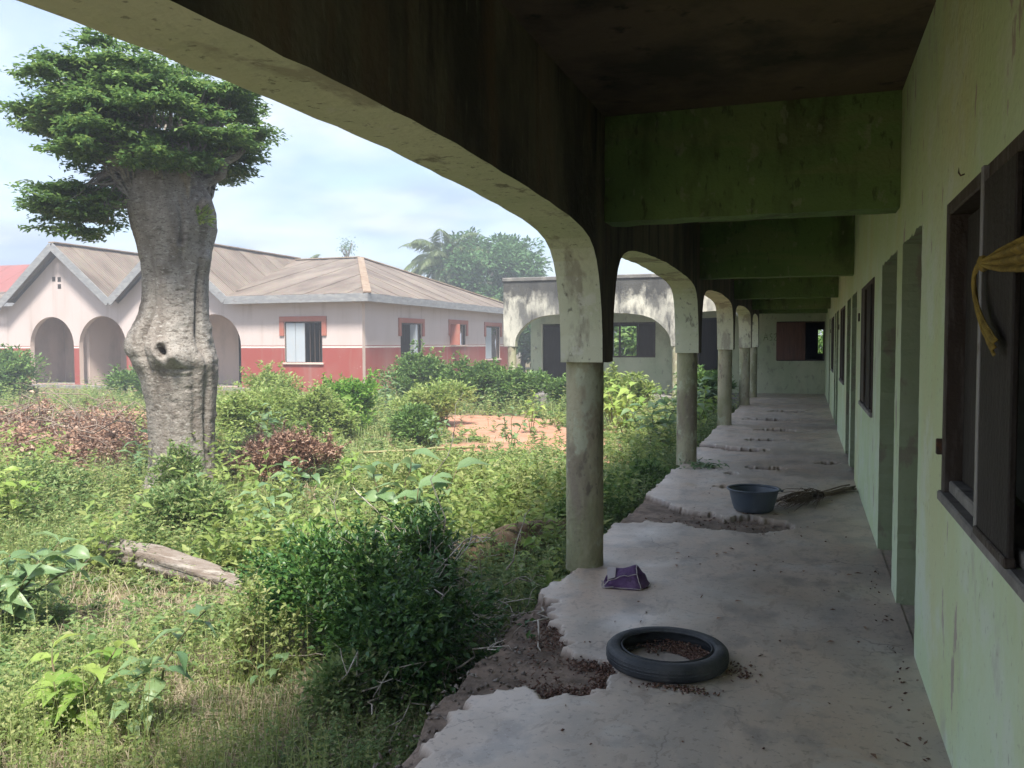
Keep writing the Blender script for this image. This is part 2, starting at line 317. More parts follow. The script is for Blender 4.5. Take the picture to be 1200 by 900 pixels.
MT['tyre'] = surf('dusty_black_rubber', (.030, .034, .042), [((.085, .085, .088), 7, (1, 1, 1), .46, .68, .8), ((.018, .018, .02), 14, (1, 1, 1), .6, .7)], rough=.6, bump=.2, bscale=80, spec=.4)
MT['basin'] = surf('slate_blue_plastic', (.060, .078, .105), [((.10, .115, .135), 6, (1, 1, .4), .48, .7, .7)], rough=.42, bump=.05, spec=.45)
MT['purple'] = surf('faded_purple_nylon', (.088, .040, .12), [((.15, .09, .19), 9, (1, 1, 1), .46, .66), ((.05, .025, .06), 15, (1, 1, 1), .56, .68)], rough=.6, bump=.4, bscale=60)
MT['piping'] = surf('pale_bag_piping', (.38, .34, .34), [((.35, .30, .28), 20, (1, 1, 1), .5, .65)], rough=.7, bump=.1)
MT['rag'] = surf('mustard_rag', (.30, .215, .05), [((.17, .12, .03), 14, (1, 1, .4), .45, .65), ((.22, .175, .08), 22, (1, 1, .5), .58, .7)], rough=.95, bump=.4, bscale=150)
MT['bark'] = surf('smooth_grey_bark', (.20, .178, .158), [((.27, .25, .225), 2.2, (1, 1, .6), .42, .6), ((.125, .105, .09), 3, (1.4, 1.4, .5), .48, .62, .8), ((.09, .075, .062), 9, (1, 1, 3.5), .54, .62, .8), ((.33, .315, .29), 14, (1, 1, 2.5), .57, .62, .7), ((.06, .05, .042), 40, (1, 1, 1.6), .56, .62, .7)], rough=.9, bump=.65, bscale=38)
MT['log'] = surf('sun_bleached_log', (.20, .172, .152), [((.15, .12, .10), 5, (.35, 2.6, 2.6), .45, .58), ((.275, .25, .225), 9, (.3, 3, 3), .52, .62), ((.10, .08, .065), 14, (.3, 3, 3), .56, .62, .8)], rough=.9, bump=.6, bscale=35)
MT['darklog'] = surf('brown_rotting_log', (.16, .11, .075), [((.27, .21, .15), 6, (1, 1, 1), .48, .64), ((.07, .05, .04), 9, (1, 1, 1), .56, .68)], rough=.95, bump=.6, bscale=30)
MT['twig'] = surf('pale_dry_twig', (.48, .44, .39), [((.20, .165, .13), 12, (1, 1, 1), .45, .62)], rough=.9, bump=.2)
MT['twig_brown'] = surf('brown_dry_twig', (.25, .20, .165), [((.16, .12, .095), 12, (1, 1, 1), .45, .62)], rough=.9, bump=.2)
MT['stem'] = surf('green_brown_stem', (.11, .115, .05), [((.15, .11, .07), 9, (1, 1, 1), .45, .62)], rough=.8, bump=.1)
MT['straw'] = leafmat('dry_straw_blades', (.27, .225, .15), (.40, .35, .25), .3, .8)
MT['brown_leaf'] = leafmat('dead_brown_leaves', (0.176, 0.101, 0.068), (0.365, 0.236, 0.169), .2, .85, (0.486, 0.365, 0.284))
MT['husk'] = leafmat('reddish_seed_husks', (.07, .032, .022), (.16, .085, .06), .0, .7, (.28, .20, .15))
MT['grass'] = leafmat('fresh_grass_blades', (.13, .19, .055), (.25, .29, .11), .4, .6)
MT['weed'] = leafmat('weed_leaves', (0.089, 0.173, 0.055), (0.214, 0.287, 0.110), .4, .5, (0.332, 0.357, 0.165))
MT['weed_y'] = leafmat('yellow_green_weed_leaves', (0.162, 0.238, 0.073), (0.302, 0.346, 0.132), .45, .55, (0.410, 0.410, 0.211))
MT['shrub_dark'] = leafmat('dark_glossy_shrub_leaves', (0.030, 0.090, 0.026), (0.072, 0.156, 0.036), .25, .38, (0.156, 0.252, 0.060))
MT['shrub_mid'] = leafmat('mid_green_shrub_leaves', (0.065, 0.143, 0.039), (0.143, 0.247, 0.065), .35, .5, (0.221, 0.325, 0.091))
MT['shrub_bright'] = leafmat('bright_green_shrub_leaves', (0.092, 0.230, 0.034), (0.184, 0.345, 0.057), .42, .5, (0.265, 0.414, 0.092))
MT['shrub_pale'] = leafmat('pale_yellow_green_leaves', (0.159, 0.255, 0.066), (0.281, 0.350, 0.110), .42, .5, (0.355, 0.397, 0.165))
MT['big'] = leafmat('broad_grey_green_leaves', (0.108, 0.198, 0.090), (0.204, 0.300, 0.138), .35, .42, spec=.5)
MT['big_y'] = leafmat('broad_fresh_green_leaves', (0.156, 0.276, 0.054), (0.312, 0.408, 0.108), .42, .45)
MT['crown'] = leafmat('tree_crown_leaves', (0.049, 0.119, 0.041), (0.130, 0.227, 0.061), .35, .42, (0.216, 0.314, 0.095))
MT['far_crown'] = leafmat('far_tree_leaves', (.05, .125, .045), (.09, .185, .065), .3, .6)
MT['palm'] = leafmat('palm_leaflets', (.10, .15, .06), (.19, .24, .11), .35, .45)
MT['bamboo'] = surf('yellow_bamboo', (.23, .21, .09), [((.15, .14, .06), 3, (1, 1, 1), .48, .62)], rough=.5, bump=.1)
MT['rust'] = surf('rusty_iron', (.06, .042, .034), [((.12, .06, .035), 30, (1, 1, 1), .5, .62)], rough=.8, bump=.2)

# floor: screed with broken areas marked by a mesh attribute
def floor_material():
    m, t, b, N, L = newmat('worn_cement_screed')
    tc = N('ShaderNodeTexCoord'); at = N('ShaderNodeAttribute'); at.attribute_name = 'broken'
    def noise(sc, det=9, ro=.62, st=(1, 1, 1), dist=0):
        mp = N('ShaderNodeMapping'); mp.inputs['Scale'].default_value = st; L(tc.outputs['Object'], mp.inputs[0])
        n = N('ShaderNodeTexNoise'); n.inputs['Scale'].default_value = sc; n.inputs['Detail'].default_value = det; n.inputs['Roughness'].default_value = ro; n.inputs['Distortion'].default_value = dist
        L(mp.outputs[0], n.inputs['Vector']); return n.outputs['Fac']
    def mapr(v, a, bb, c=0, d=1):
        r = N('ShaderNodeMapRange'); r.inputs['From Min'].default_value = a; r.inputs['From Max'].default_value = bb; r.inputs['To Min'].default_value = c; r.inputs['To Max'].default_value = d; L(v, r.inputs['Value']); return r.outputs[0]
    def mix(f, A, B):
        x = N('ShaderNodeMix'); x.data_type = 'RGBA'; L(f, x.inputs['Factor'])
        for k, v in (('A', A), ('B', B)):
            if isinstance(v, tuple): x.inputs[k].default_value = (*v, 1)
            else: L(v, x.inputs[k])
        return x.outputs['Result']
    c = mix(mapr(noise(1.1), .38, .64), (.47, .405, .35), (.56, .46, .385))
    c = mix(mapr(noise(.55, st=(1.6, .8, 1)), .44, .60, 0, .85), c, (.52, .40, .315))
    c = mix(mapr(noise(2.6, dist=.6), .55, .7, 0, .7), c, (.54, .51, .475))
    c = mix(mapr(noise(4, st=(1, .7, 1)), .52, .64, 0, .6), c, (.24, .215, .205))
    c = mix(mapr(noise(1.9, st=(1, .5, 1), dist=1.2), .50, .60, 0, .55), c, (.38, .335, .295))
    c = mix(mapr(noise(30), .57, .63, 0, .5), c, (.20, .165, .14))
    c = mix(mapr(noise(11, st=(1, .45, 1), dist=.8), .58, .63, 0, .5), c, (.30, .235, .19))
    c = mix(mapr(noise(70), .60, .66, 0, .5), c, (.56, .52, .48))
    vo = N('ShaderNodeTexVoronoi'); vo.feature = 'DISTANCE_TO_EDGE'; vo.inputs['Scale'].default_value = .75
    nn = N('ShaderNodeTexNoise'); nn.inputs['Scale'].default_value = 2.2; nn.inputs['Detail'].default_value = 7; L(tc.outputs['Object'], nn.inputs['Vector'])
    vm = N('ShaderNodeVectorMath'); vm.operation = 'MULTIPLY_ADD'; vm.inputs[1].default_value = (.9, .9, 0); L(nn.outputs['Color'], vm.inputs[0]); L(tc.outputs['Object'], vm.inputs[2]); L(vm.outputs[0], vo.inputs['Vector'])
    crack = mapr(vo.outputs['Distance'], 0, .006, 1, 0)
    cm = N('ShaderNodeMath'); cm.operation = 'MULTIPLY'; L(crack, cm.inputs[0]); L(mapr(noise(1.3), .42, .6, 0, .65), cm.inputs[1])
    c = mix(cm.outputs[0], c, (.13, .11, .10))
    e = mix(mapr(noise(7), .4, .62), (.13, .098, .076), (.235, .175, .135))
    e = mix(mapr(noise(3), .55, .68, 0, .8), e, (.33, .25, .20))
    e = mix(mapr(noise(30), .58, .66, 0, .7), e, (.07, .055, .045))
    L(mix(at.outputs['Fac'], c, e), b.inputs['Base Color'])
    rr = N('ShaderNodeMath'); rr.operation = 'MAXIMUM'; L(mapr(noise(1.6), .36, .62, .3, .64), rr.inputs[0]); L(at.outputs['Fac'], rr.inputs[1]); L(rr.outputs[0], b.inputs['Roughness'])
    b.inputs['Specular IOR Level'].default_value = .5
    h = N('ShaderNodeMath'); h.operation = 'MULTIPLY_ADD'; h.inputs[1].default_value = -.35; L(cm.outputs[0], h.inputs[0]); L(noise(26), h.inputs[2])
    bp = N('ShaderNodeBump'); bp.inputs['Distance'].default_value = .02; L(mapr(at.outputs['Fac'], 0, 1, .10, .6), bp.inputs['Strength']); L(h.outputs[0], bp.inputs['Height']); L(bp.outputs[0], b.inputs['Normal'])
    return m
def ground_material():
    m, t, b, N, L = newmat('courtyard_earth')
    tc = N('ShaderNodeTexCoord'); at = N('ShaderNodeAttribute'); at.attribute_name = 'bare'
    def noise(sc):
        n = N('ShaderNodeTexNoise'); n.inputs['Scale'].default_value = sc; n.inputs['Detail'].default_value = 9; n.inputs['Roughness'].default_value = .65; L(tc.outputs['Object'], n.inputs['Vector']); return n.outputs['Fac']
    def ramp(v, a, bb, ca, cb_):
        r = N('ShaderNodeValToRGB'); r.color_ramp.elements[0].position = a; r.color_ramp.elements[1].position = bb; r.color_ramp.elements[0].color = (*ca, 1); r.color_ramp.elements[1].color = (*cb_, 1); L(v, r.inputs[0]); return r.outputs[0]
    litter = ramp(noise(3.5), .35, .68, (.10, .085, .045), (.23, .185, .11))
    red = ramp(noise(1.8), .35, .68, (.36, .175, .115), (.43, .25, .18))
    x = N('ShaderNodeMix'); x.data_type = 'RGBA'; L(at.outputs['Fac'], x.inputs['Factor']); L(litter, x.inputs['A']); L(red, x.inputs['B']); L(x.outputs['Result'], b.inputs['Base Color'])
    b.inputs['Roughness'].default_value = 1; b.inputs['Specular IOR Level'].default_value = .1
    bp = N('ShaderNodeBump'); bp.inputs['Strength'].default_value = .6; bp.inputs['Distance'].default_value = .05; L(noise(14), bp.inputs['Height']); L(bp.outputs[0], b.inputs['Normal'])
    return m
MT['floor'] = floor_material(); MT['ground'] = ground_material()

# ================================================================== the setting
GZ = -.35
BARE = [(-5.0, 13.9, 1.6, .9), (-8.6, 11.2, 1.2, .8), (-6.2, 17.2, 2.6, 1.9), (-4.6, 15.6, 1.7, 1.0), (-7.5, 18.8, 2.2, 1.2), (-13.5, 13.8, 3.8, 1.3), (-11.3, 9.9, 1.9, 1.5), (-16.5, 17.5, 4, 1.5), (-3.0, 12.6, .9, .7)]
def bare_mask(x, y):
    b = np.zeros(np.shape(x))
    for (cx, cy, rx, ry) in BARE:
        d = np.sqrt(((x-cx)/rx)**2+((y-cy)/ry)**2)+(fbm(x*1.3, y*1.3, 5)-.47)*.9
        b = np.maximum(b, np.clip((1.08-d)/.22, 0, 1))
    return b
def gz(x, y):
    near = np.exp(-(np.hypot(np.asarray(x)+8, np.asarray(y)-12)/30)**2)
    return GZ+(fbm(np.asarray(x)*.5, np.asarray(y)*.5, 2)-.47)*.16*near
def axis_pts(lo, a, b, hi, st):
    t = np.arange(a, b+st, st); k = np.geomspace(st, max(1, hi-b), 28)
    l = np.geomspace(st, max(1, a-lo), 28)
    return np.concatenate([(a-l)[::-1], t, b+k])
gx = axis_pts(-700, -26, 6, 700, .22); gy = axis_pts(-500, -3, 30, 1400, .22)
X, Y = np.meshgrid(gx, gy); nx, ny = len(gx), len(gy)
V = np.stack([X, Y, gz(X, Y)], -1).reshape(-1, 3)
i = (np.arange(ny-1)[:, None]*nx+np.arange(nx-1)[None]).ravel()
me = npmesh('ground', V, np.stack([i, i+1, i+1+nx, i+nx], 1), True)
a = me.attributes.new('bare', 'FLOAT', 'POINT'); a.data.foreach_set('value', bare_mask(V[:, 0], V[:, 1]).astype(np.float32))
tag(link('ground', me, MT['ground']), 'red earth courtyard ground with dry litter', kind='structure')

# -------- veranda floor: one sheet with the screed broken away
XW, XC, XI, XO = .502, -1.414, -1.257, -1.54
Y1, SP, HCAP, HB, HC = 5.594, 5.19, 1.374, 2.284, 2.957
YA, YE = 24.3, 26.3
HOLES = [[(-1.75, 1.0), (-1.30, 1.0), (-1.27, 2.3), (-1.288, 2.68), (-1.345, 2.80), (-1.318, 2.95), (-1.335, 3.02), (-1.39, 3.12), (-1.375, 3.17), (-1.31, 3.2), (-1.33, 3.3), (-1.26, 3.41), (-1.2, 3.455), (-1.10, 3.43), (-1.03, 3.40), (-.93, 3.44), (-.86, 3.5), (-.83, 3.6), (-.845, 3.72), (-.80, 3.78), (-.84, 3.90), (-.96, 3.95), (-1.09, 3.97), (-1.14, 4.05), (-1.13, 4.15), (-1.23, 4.25), (-1.29, 4.42), (-1.36, 4.47), (-1.37, 4.62), (-1.40, 4.72), (-1.52, 4.69), (-1.57, 4.75), (-1.75, 4.8)],
         [(-1.75, 6.9), (-1.40, 6.98), (-1.25, 7.12), (-1.1, 7.07), (-.966, 7.15), (-.8, 7.0), (-.67, 6.97), (-.55, 6.99), (-.40, 6.93), (-.25, 7.02), (-.14, 7.14), (-.11, 7.36), (-.2, 7.43), (-.33, 7.5), (-.44, 7.66), (-.56, 7.52), (-.65, 7.40), (-.72, 7.55), (-.81, 7.66), (-1.0, 7.7), (-1.14, 7.88), (-1.3, 8.1), (-1.46, 8.35), (-1.55, 8.9), (-1.75, 9.0)],
         [(-.74, 10.55), (-.5, 10.45), (-.23, 10.50), (-.2, 10.60), (-.45, 10.68), (-.7, 10.66)],
         [(-1.75, 12.2), (-1.35, 12.5), (-.95, 12.1), (-.62, 12.15), (-.45, 12.4), (-.9, 12.55), (-1.2, 12.75), (-1.75, 12.9)],
         [(-.95, 9.05), (-.78, 9.0), (-.66, 9.10), (-.82, 9.16)], [(-1.0, 13.6), (-.5, 13.5), (-.2, 13.75), (-.6, 13.85)],
         [(-.9, 15.2), (-.35, 15.05), (-.1, 15.3), (-.55, 15.5)], [(-1.2, 17.3), (-.6, 17.0), (-.15, 17.4), (-.7, 17.6)], [(-.8, 19.4), (-.2, 19.2), (0, 19.6), (-.6, 19.8)],
         [(-.9, 10.05), (-.85, 9.95), (-.7, 10.0), (-.78, 10.1)], [(.1, 11.2), (.3, 11.1), (.42, 11.3), (.2, 11.4)]]
fx = np.concatenate([np.linspace(-1.75, -1.44, 40), np.arange(-1.43, XW+.02, .0135)]); fx[-1] = XW+.02
fy = [-5.0]
while fy[-1] < YE: fy.append(fy[-1]+(.25 if fy[-1] < 2 else .0115*max(1, fy[-1]/3.6)**1.35))
fy = np.array(fy); fy[-1] = YE
X, Y = np.meshgrid(fx, fy); nx, ny = len(fx), len(fy)
wx = X+(fbm(X*14, Y*14, 11, 5)-.47)*.075+(vn(X*50, Y*50, 3)-.5)*.022; wy = Y+(fbm(X*14, Y*14, 17, 5)-.47)*.085+(vn(X*50, Y*50, 4)-.5)*.022
def cells(x, y, sz, seed):
    """nearest jittered lattice point: gives angular, chipped outlines"""
    gx_ = np.floor(x/sz); gy_ = np.floor(y/sz); bd = np.full(x.shape, 1e9); bx_ = x.copy(); by_ = y.copy()
    for i in (-1, 0, 1):
        for j in (-1, 0, 1):
            a_, b_ = gx_+i, gy_+j; h1 = np.sin(a_*127.1+b_*311.7+seed)*43758.5453; h2 = np.sin(a_*269.5+b_*183.3+seed)*43758.5453
            px_ = (a_+h1-np.floor(h1))*sz; py_ = (b_+h2-np.floor(h2))*sz; d_ = (px_-x)**2+(py_-y)**2; k_ = d_ < bd
            bd = np.where(k_, d_, bd); bx_ = np.where(k_, px_, bx_); by_ = np.where(k_, py_, by_)
    return bx_, by_
c1x, c1y = cells(X, Y, .085, 1.0)
wx = .2*wx+.8*c1x; wy = .2*wy+.8*c1y
br = np.zeros(X.shape, bool)
for h in HOLES: br |= inpoly(wx, wy, h)
edge = -1.53+.05*(fbm(Y*1.4, Y*0, 21)-.47)+.03*(vn(Y*9, Y*0, 22)-.5)+.10*np.exp(-((Y-2.4)/1.0)**2)+.02*np.exp(-((Y-4.2)/.5)**2)
ex = X+(fbm(X*7, Y*7, 31)-.47)*.06
off = ex < edge
chip = ex < edge+.03+.04*(vn(Y*3, Y*0, 41) > .6)       # the arris of the plinth is bare
br |= chip
Z = np.where(br, -.036-.014*fbm(X*6, Y*6, 8)+.012*(fbm(X*22, Y*22, 9)-.47)+.012*(vn(X*60, Y*60, 12) > .8)*vn(X*60, Y*60, 13), .0015*(fbm(X*3, Y*3, 6)-.47))
Z = np.where(chip, Z-.015-.05*np.clip((edge+.05-ex)/.05, 0, 1)**2, Z)
Z = np.where(off, -.5, Z)
V = np.stack([X, Y, Z], -1).reshape(-1, 3)
i = (np.arange(ny-1)[:, None]*nx+np.arange(nx-1)[None]).ravel()
me = npmesh('veranda_floor', V, np.stack([i, i+1, i+1+nx, i+nx], 1), False)
a = me.attributes.new('broken', 'FLOAT', 'POINT'); a.data.foreach_set('value', br.ravel().astype(np.float32))
tag(link('veranda_floor', me, MT['floor']), 'grey cement veranda floor with the screed broken away along its edge', kind='structure')

# ================================================================== veranda building
B = empty('veranda_building', (0, 0, 0), 'green painted building with long arched veranda, mouldy ceiling and dark windows', 'building')
PROF = [(0, HCAP), (.006, 1.55), (.03, 1.70), (.065, 1.82), (.11, 1.93), (.17, 2.02), (.25, 2.09), (.36, 2.14), (.52, 2.175), (.8, 2.205), (1.2, 2.225), (1.8, 2.24)]
def arch_hole(a, b, z0=HCAP, scale=1.0, dz=0.0):
    """profile of an arch opening a..b (from the springing up and over)"""
    w2 = (b-a)/2; k = min(1.0, w2/1.5)
    l = [(a+d*k*scale, z+dz) for d, z in PROF if d*k*scale < w2-.05]
    r = [(b-d*k*scale, z+dz) for d, z in PROF if d*k*scale < w2-.05]
    return l+[((a+b)/2, l[-1][1]+.012)]+r[::-1]
HB2 = .155
cols = [Y1+SP*k for k in range(-2, 4)]+[YA]
outer = [(-5.0, 3.22), (-5.0, HCAP)]
prof = [(cols[0]+HB2-.001, HCAP)]
for a, b in zip(cols[:-1], cols[1:]): prof += arch_hole(a+HB2, b-HB2)
line = [(-5.0, HCAP)]+prof[1:]+[(YA+HB2, HCAP), (YA+HB2, 3.22), (-5.0, 3.22)]
line = densify(line, .12, .0022, 3)
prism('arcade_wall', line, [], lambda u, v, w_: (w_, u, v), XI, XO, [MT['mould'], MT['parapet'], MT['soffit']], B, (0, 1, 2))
def column(name, x, y, r, h, parent, seed, z0=-.03):
    n = 28; zs = np.linspace(z0, h, 26); th = np.arange(n)*2*math.pi/n
    rr = r*(1+.03*np.exp(-((zs-z0)/.08)**2))[:, None]*(1+.035*(fbm(np.cos(th)[None]*1.5+seed, zs[:, None]*2.5+np.sin(th)[None]*1.5, seed)-.47)+.02*(vn(th[None]*4, zs[:, None]*14, seed)-.5))
    V = np.stack([x+rr*np.cos(th), y+rr*np.sin(th), np.broadcast_to(zs[:, None], rr.shape)], -1).reshape(-1, 3)
    F = [(i*n+j, i*n+(j+1) % n, (i+1)*n+(j+1) % n, (i+1)*n+j) for i in range(len(zs)-1) for j in range(n)]
    return link(name, npmesh(name, V, F, True), MT['column'], parent)
for k, y in enumerate(cols): 
    if y > 0: column('column', XC, y, .126, HCAP+.02, B, 3+k)
for y in cols[1:]:
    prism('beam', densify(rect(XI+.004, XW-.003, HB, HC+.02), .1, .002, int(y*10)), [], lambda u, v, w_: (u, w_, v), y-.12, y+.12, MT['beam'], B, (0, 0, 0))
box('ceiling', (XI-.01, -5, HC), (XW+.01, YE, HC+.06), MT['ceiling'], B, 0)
box('roof_slab', (XO-.1, -5.2, 3.223), (6.5, YE+.3, 3.32), MT['cap'], B, .01)
# classroom wall with doorways and windows (y0, y1, z0, z1)
WIN = [(2.05, 3.60, .93, 2.02), (7.40, 8.95, .93, 2.02), (12.95, 14.5, .93, 2.02), (18.2, 19.7, .93, 2.02)]
DOOR = [(4.43, 5.30), (5.60, 6.68), (9.95, 11.0), (11.3, 12.3), (15.6, 16.6), (16.9, 17.7), (21.0, 22.0)]
outer = densify([(-5.0, -.1), (YE, -.1), (YE, HC+.03), (-5.0, HC+.03)], .5, 0)
holes = [densify(rect(a, b, c, d), .07, .003, 5+i) for i, (a, b, c, d) in enumerate(WIN)]+[densify(rect(a, b, -.05, 2.05), .045, .0055, 50+i) for i, (a, b) in enumerate(DOOR)]
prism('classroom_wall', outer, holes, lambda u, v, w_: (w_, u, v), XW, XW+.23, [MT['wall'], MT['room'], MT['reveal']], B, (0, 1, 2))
# the rooms behind: dim, closed
g = Geo()
for a, b in (((XW+4.2, -5, -.1), (XW+4.4, YE, 3.2)), ((XW+.23, -5.2, -.1), (XW+4.4, -5, 3.2)), ((XW+.23, 6.95, -.1), (XW+4.2, 7.1, HC)), ((XW+.23, 11.15, -.1), (XW+4.2, 11.2, HC)), ((XW+.23, 16.7, -.1), (XW+4.2, 16.8, HC))):
    g.add(*boxg(a, b))
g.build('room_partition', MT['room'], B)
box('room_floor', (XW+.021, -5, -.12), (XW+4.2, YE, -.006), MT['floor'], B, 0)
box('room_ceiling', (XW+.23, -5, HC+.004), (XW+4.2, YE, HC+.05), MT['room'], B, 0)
def wooden_window(y0, y1, z0, z1, parent, near=False):
    w_ = empty('window', (0, 0, 0), None, None); w_.parent = parent
    f = .05; x0, x1 = XW-.012, XW+.085
    box('frame', (x0, y1-f, z0), (x1, y1, z1), MT['frame'], w_); box('frame', (x0, y0, z0), (x1, y0+f, z1), MT['frame'], w_)
    box('frame', (x0, y0+f, z1-f), (x1, y1-f, z1), MT['frame'], w_); box('sill', (x0-.012, y0-.01, z0-.035), (XW+.2, y1+.01, z0+.004), MT['sill'], w_)
    box('frame', (x0+.02, y0+f, z0+.004), (x1, y1-f, z0+.05), MT['sill'], w_)
    return w_
for k, (a, b, c, d) in enumerate(WIN):
    w_ = wooden_window(a, b, c, d, B, k == 0)
    if k == 0:
        box('mullion', (XW-.030, 2.80, c+.012), (XW-.006, 2.824, d-.01), MT['steel'], w_, .004)
        box('shutter', (XW-.024, 2.40, c+.012), (XW-.006, 2.798, d-.055), MT['wood'], w_, .004)
        box('shutter_rail', (XW-.032, 2.395, c+.002), (XW-.004, 2.81, c+.03), MT['frame'], w_, .004)
        box('shutter', (XW+.05, 3.05, c+.05), (XW+.075, 3.54, d-.06), MT['wood'], w_, .004)
        box('hinge', (XW-.03, 3.60, 1.07), (XW-.004, 3.625, 1.13), MT['rust'], w_, .003)
        g = Geo(); g.add(*tube([(XW+.002, 3.30, 2.075), (XW-.012, 3.30, 2.07), (XW-.018, 3.30, 2.08), (XW-.018, 3.30, 2.10)], .003, 6)); g.build('hook', MT['rust'], w_)
    else:
        ym = (a+b)/2
        for q, (p0, p1) in enumerate(((a+.05, ym-.28), (ym-.26, ym+.02), (ym+.04, ym+.34), (ym+.36, b-.05))):
            if q in (0, 2, 3): box('shutter_plank', (XW-.026+.012*(q % 2), p0, c+.03), (XW-.004+.012*(q % 2), p1, d-.052), MT['wood' if q != 2 else 'frame'], w_, .004)
        box('hinge', (XW-.04, b-.10, 1.7), (XW-.027, b-.02, 1.78), MT['rust'], w_, .003)

# ---- the wing that closes the courtyard
Wg = empty('classroom_wing', (-5, YA, 0), 'low cream wing with blackened parapet and wide arches closing the courtyard', 'building')
Wg.location = (0, 0, 0)
XL = -8.62; ca, cb_, cc_ = -8.40, -3.48, XC
line = [(XL, HCAP+.03), (ca+.14, HCAP+.03)]+arch_hole(ca+.14, cb_-.14, dz=.03, scale=2.2)[1:]+[(cb_+.14, HCAP+.03)]+arch_hole(cb_+.14, XO-.03, dz=.03, scale=1.4)[1:]+[(XO-.012, 3.33), (XL, 3.33)]
line = [(u, v+(.13 if v > 2.0 and v < 3 else 0)*min(1, (v-2.0)/.2 if v > 2 else 0)) for u, v in line]
prism('arcade_wall', densify(line, .15, .004, 9), [], lambda u, v, w_: (u, w_, v), YA-.14, YA+.14, [MT['parapet'], MT['soffit'], MT['soffit']], Wg, (0, 1, 2))
box('parapet_cap', (XL-.03, YA-.18, 3.332), (XO-.104, YA+.17, 3.45), MT['cap'], Wg, .02)
for k, x in enumerate((ca, cb_)): column('column', x, YA, .13, HCAP+.05, Wg, 20+k, -.02)
box('floor_slab', (XL-.05, YA-.2, -.6), (-1.70, YE+.02, -.006), MT['sill'], Wg, .01)
box('roof_slab', (XL, YA+.142, HC+.02), (XO-.102, YE+4.3, HC+.2), MT['ceiling'], Wg, .01)
wh = [rect(-8.10, -7.19, 0.0, 2.11), rect(-5.9, -4.42, 1.05, 2.14), rect(-3.15, -2.45, 0.0, 2.25), rect(-.85, .47, .96, 2.11)]
for i, s in ((0, YE), ):
    prism('wall', densify(rect(-8.45, XW+.01, -.1, HC+.01), .5, 0), [densify(h, .1, .004, 70+j) for j, h in enumerate(wh)], lambda u, v, w_: (u, w_, v), YE, YE+.2, [MT['wing_green'], MT['room'], MT['wing']], Wg, (0, 1, 2))
prism('rear_wall', rect(-8.45, XW+.01, -.1, HC+.01), [rect(-6.6, -4.9, .8, 2.1), rect(-2.6, -1.6, .9, 2.0), rect(.34, .50, 1.12, 1.92)], lambda u, v, w_: (u, w_, v), YE+3.9, YE+4.1, [MT['room'], MT['wing'], MT['room']], Wg, (0, 1, 2))
box('side_wall', (-8.45, YE+.203, -.1), (-8.25, YE+3.897, HC+.01), MT['wing'], Wg, 0)
box('room_roof', (XO-.098, YE+.302, HC+.03), (1.2, YE+4.3, HC+.2), MT['ceiling'], Wg, .01)
box('side_wall', (XW+.014, YE+.203, -.1), (XW+.2, YE+4.1, HC+.01), MT['room'], Wg, 0)
for x in (-3.9, -1.3): box('partition', (x-.08, YE+.203, -.1), (x+.08, YE+3.897, HC+.01), MT['room'], Wg, 0)
dr = box('door', (-8.04, YE+.05, .01), (-7.24, YE+.09, 2.06), MT['wood'], Wg, .004)
for a, b in ((-8.10, -8.043), (-7.238, -7.19)): box('door_frame', (a, YE-.01, 0), (b, YE+.12, 2.11), MT['wing'], Wg, .004)
g = Geo(); V, F = lathe([(0, 0), (.03, .004), (.05, .015), (.05, .03), (0, .03)], 14); V = V[:, [0, 2, 1]]; V[:, 1] *= -1
g.add(V+np.array([-8.28, YE-.001, 1.35]), F); g.build('plaster_boss', MT['wing'], Wg)
dr = box('door', (-3.09, YE+.30, .01), (-2.62, YE+.34, 2.2), MT['wood'], Wg, .004); dr.rotation_euler = (0, 0, 0)
for a, b in ((-3.15, -3.09), (-2.51, -2.45)): box('door_frame', (a, YE-.012, 0), (b, YE+.10, 2.25), MT['frame'], Wg, .004)
w_ = empty('window', (0, 0, 0), None, None); w_.parent = Wg
for a, b in ((-5.9, -5.85), (-5.56, -5.51), (-5.0, -4.95), (-4.47, -4.42)): box('frame', (a, YE-.012, 1.05), (b, YE+.08, 2.14), MT['frame'], w_, .004)
for a, b in ((1.05, 1.10), (2.09, 2.14)): box('frame', (-5.85, YE-.008, a), (-4.47, YE+.07, b), MT['frame'], w_, .004)
box('shutter', (-4.948, YE+.01, 1.10), (-4.472, YE+.04, 2.088), MT['wood'], w_, .004)
w_ = empty('window', (0, 0, 0), None, None); w_.parent = Wg
for a, b in ((-.85, -.80), (-.10, -.05), (.43, .47)): box('frame', (a, YE-.012, .96), (b, YE+.08, 2.11), MT['frame'], w_, .004)
for a, b in ((.96, 1.0), (2.07, 2.11)): box('frame', (-.80, YE-.008, a), (.43, YE+.07, b), MT['frame'], w_, .004)
for q in range(4): box('shutter_plank', (-.86+q*.2, YE-.045+.008*(q % 2), .985), (-.655+q*.2, YE-.018+.008*(q % 2), 2.085), MT['redwood'], w_, .005)

g = Geo()      # faint green scrawl on the end wall
for pth in ([(-1.22, 1.56), (-1.16, 1.78), (-1.10, 1.58)], [(-1.20, 1.64), (-1.12, 1.65)], [(-.98, 1.76), (-1.04, 1.74), (-1.03, 1.68), (-.98, 1.64), (-.99, 1.57), (-1.05, 1.56)], [(-.93, 1.74), (-.87, 1.76), (-.86, 1.69), (-.93, 1.57), (-.85, 1.56)]):
    g.add(*tube([(x_, YE-.001, z_) for x_, z_ in pth], .011, 5))
g.build('wall_scrawl', MT['beam'], Wg)

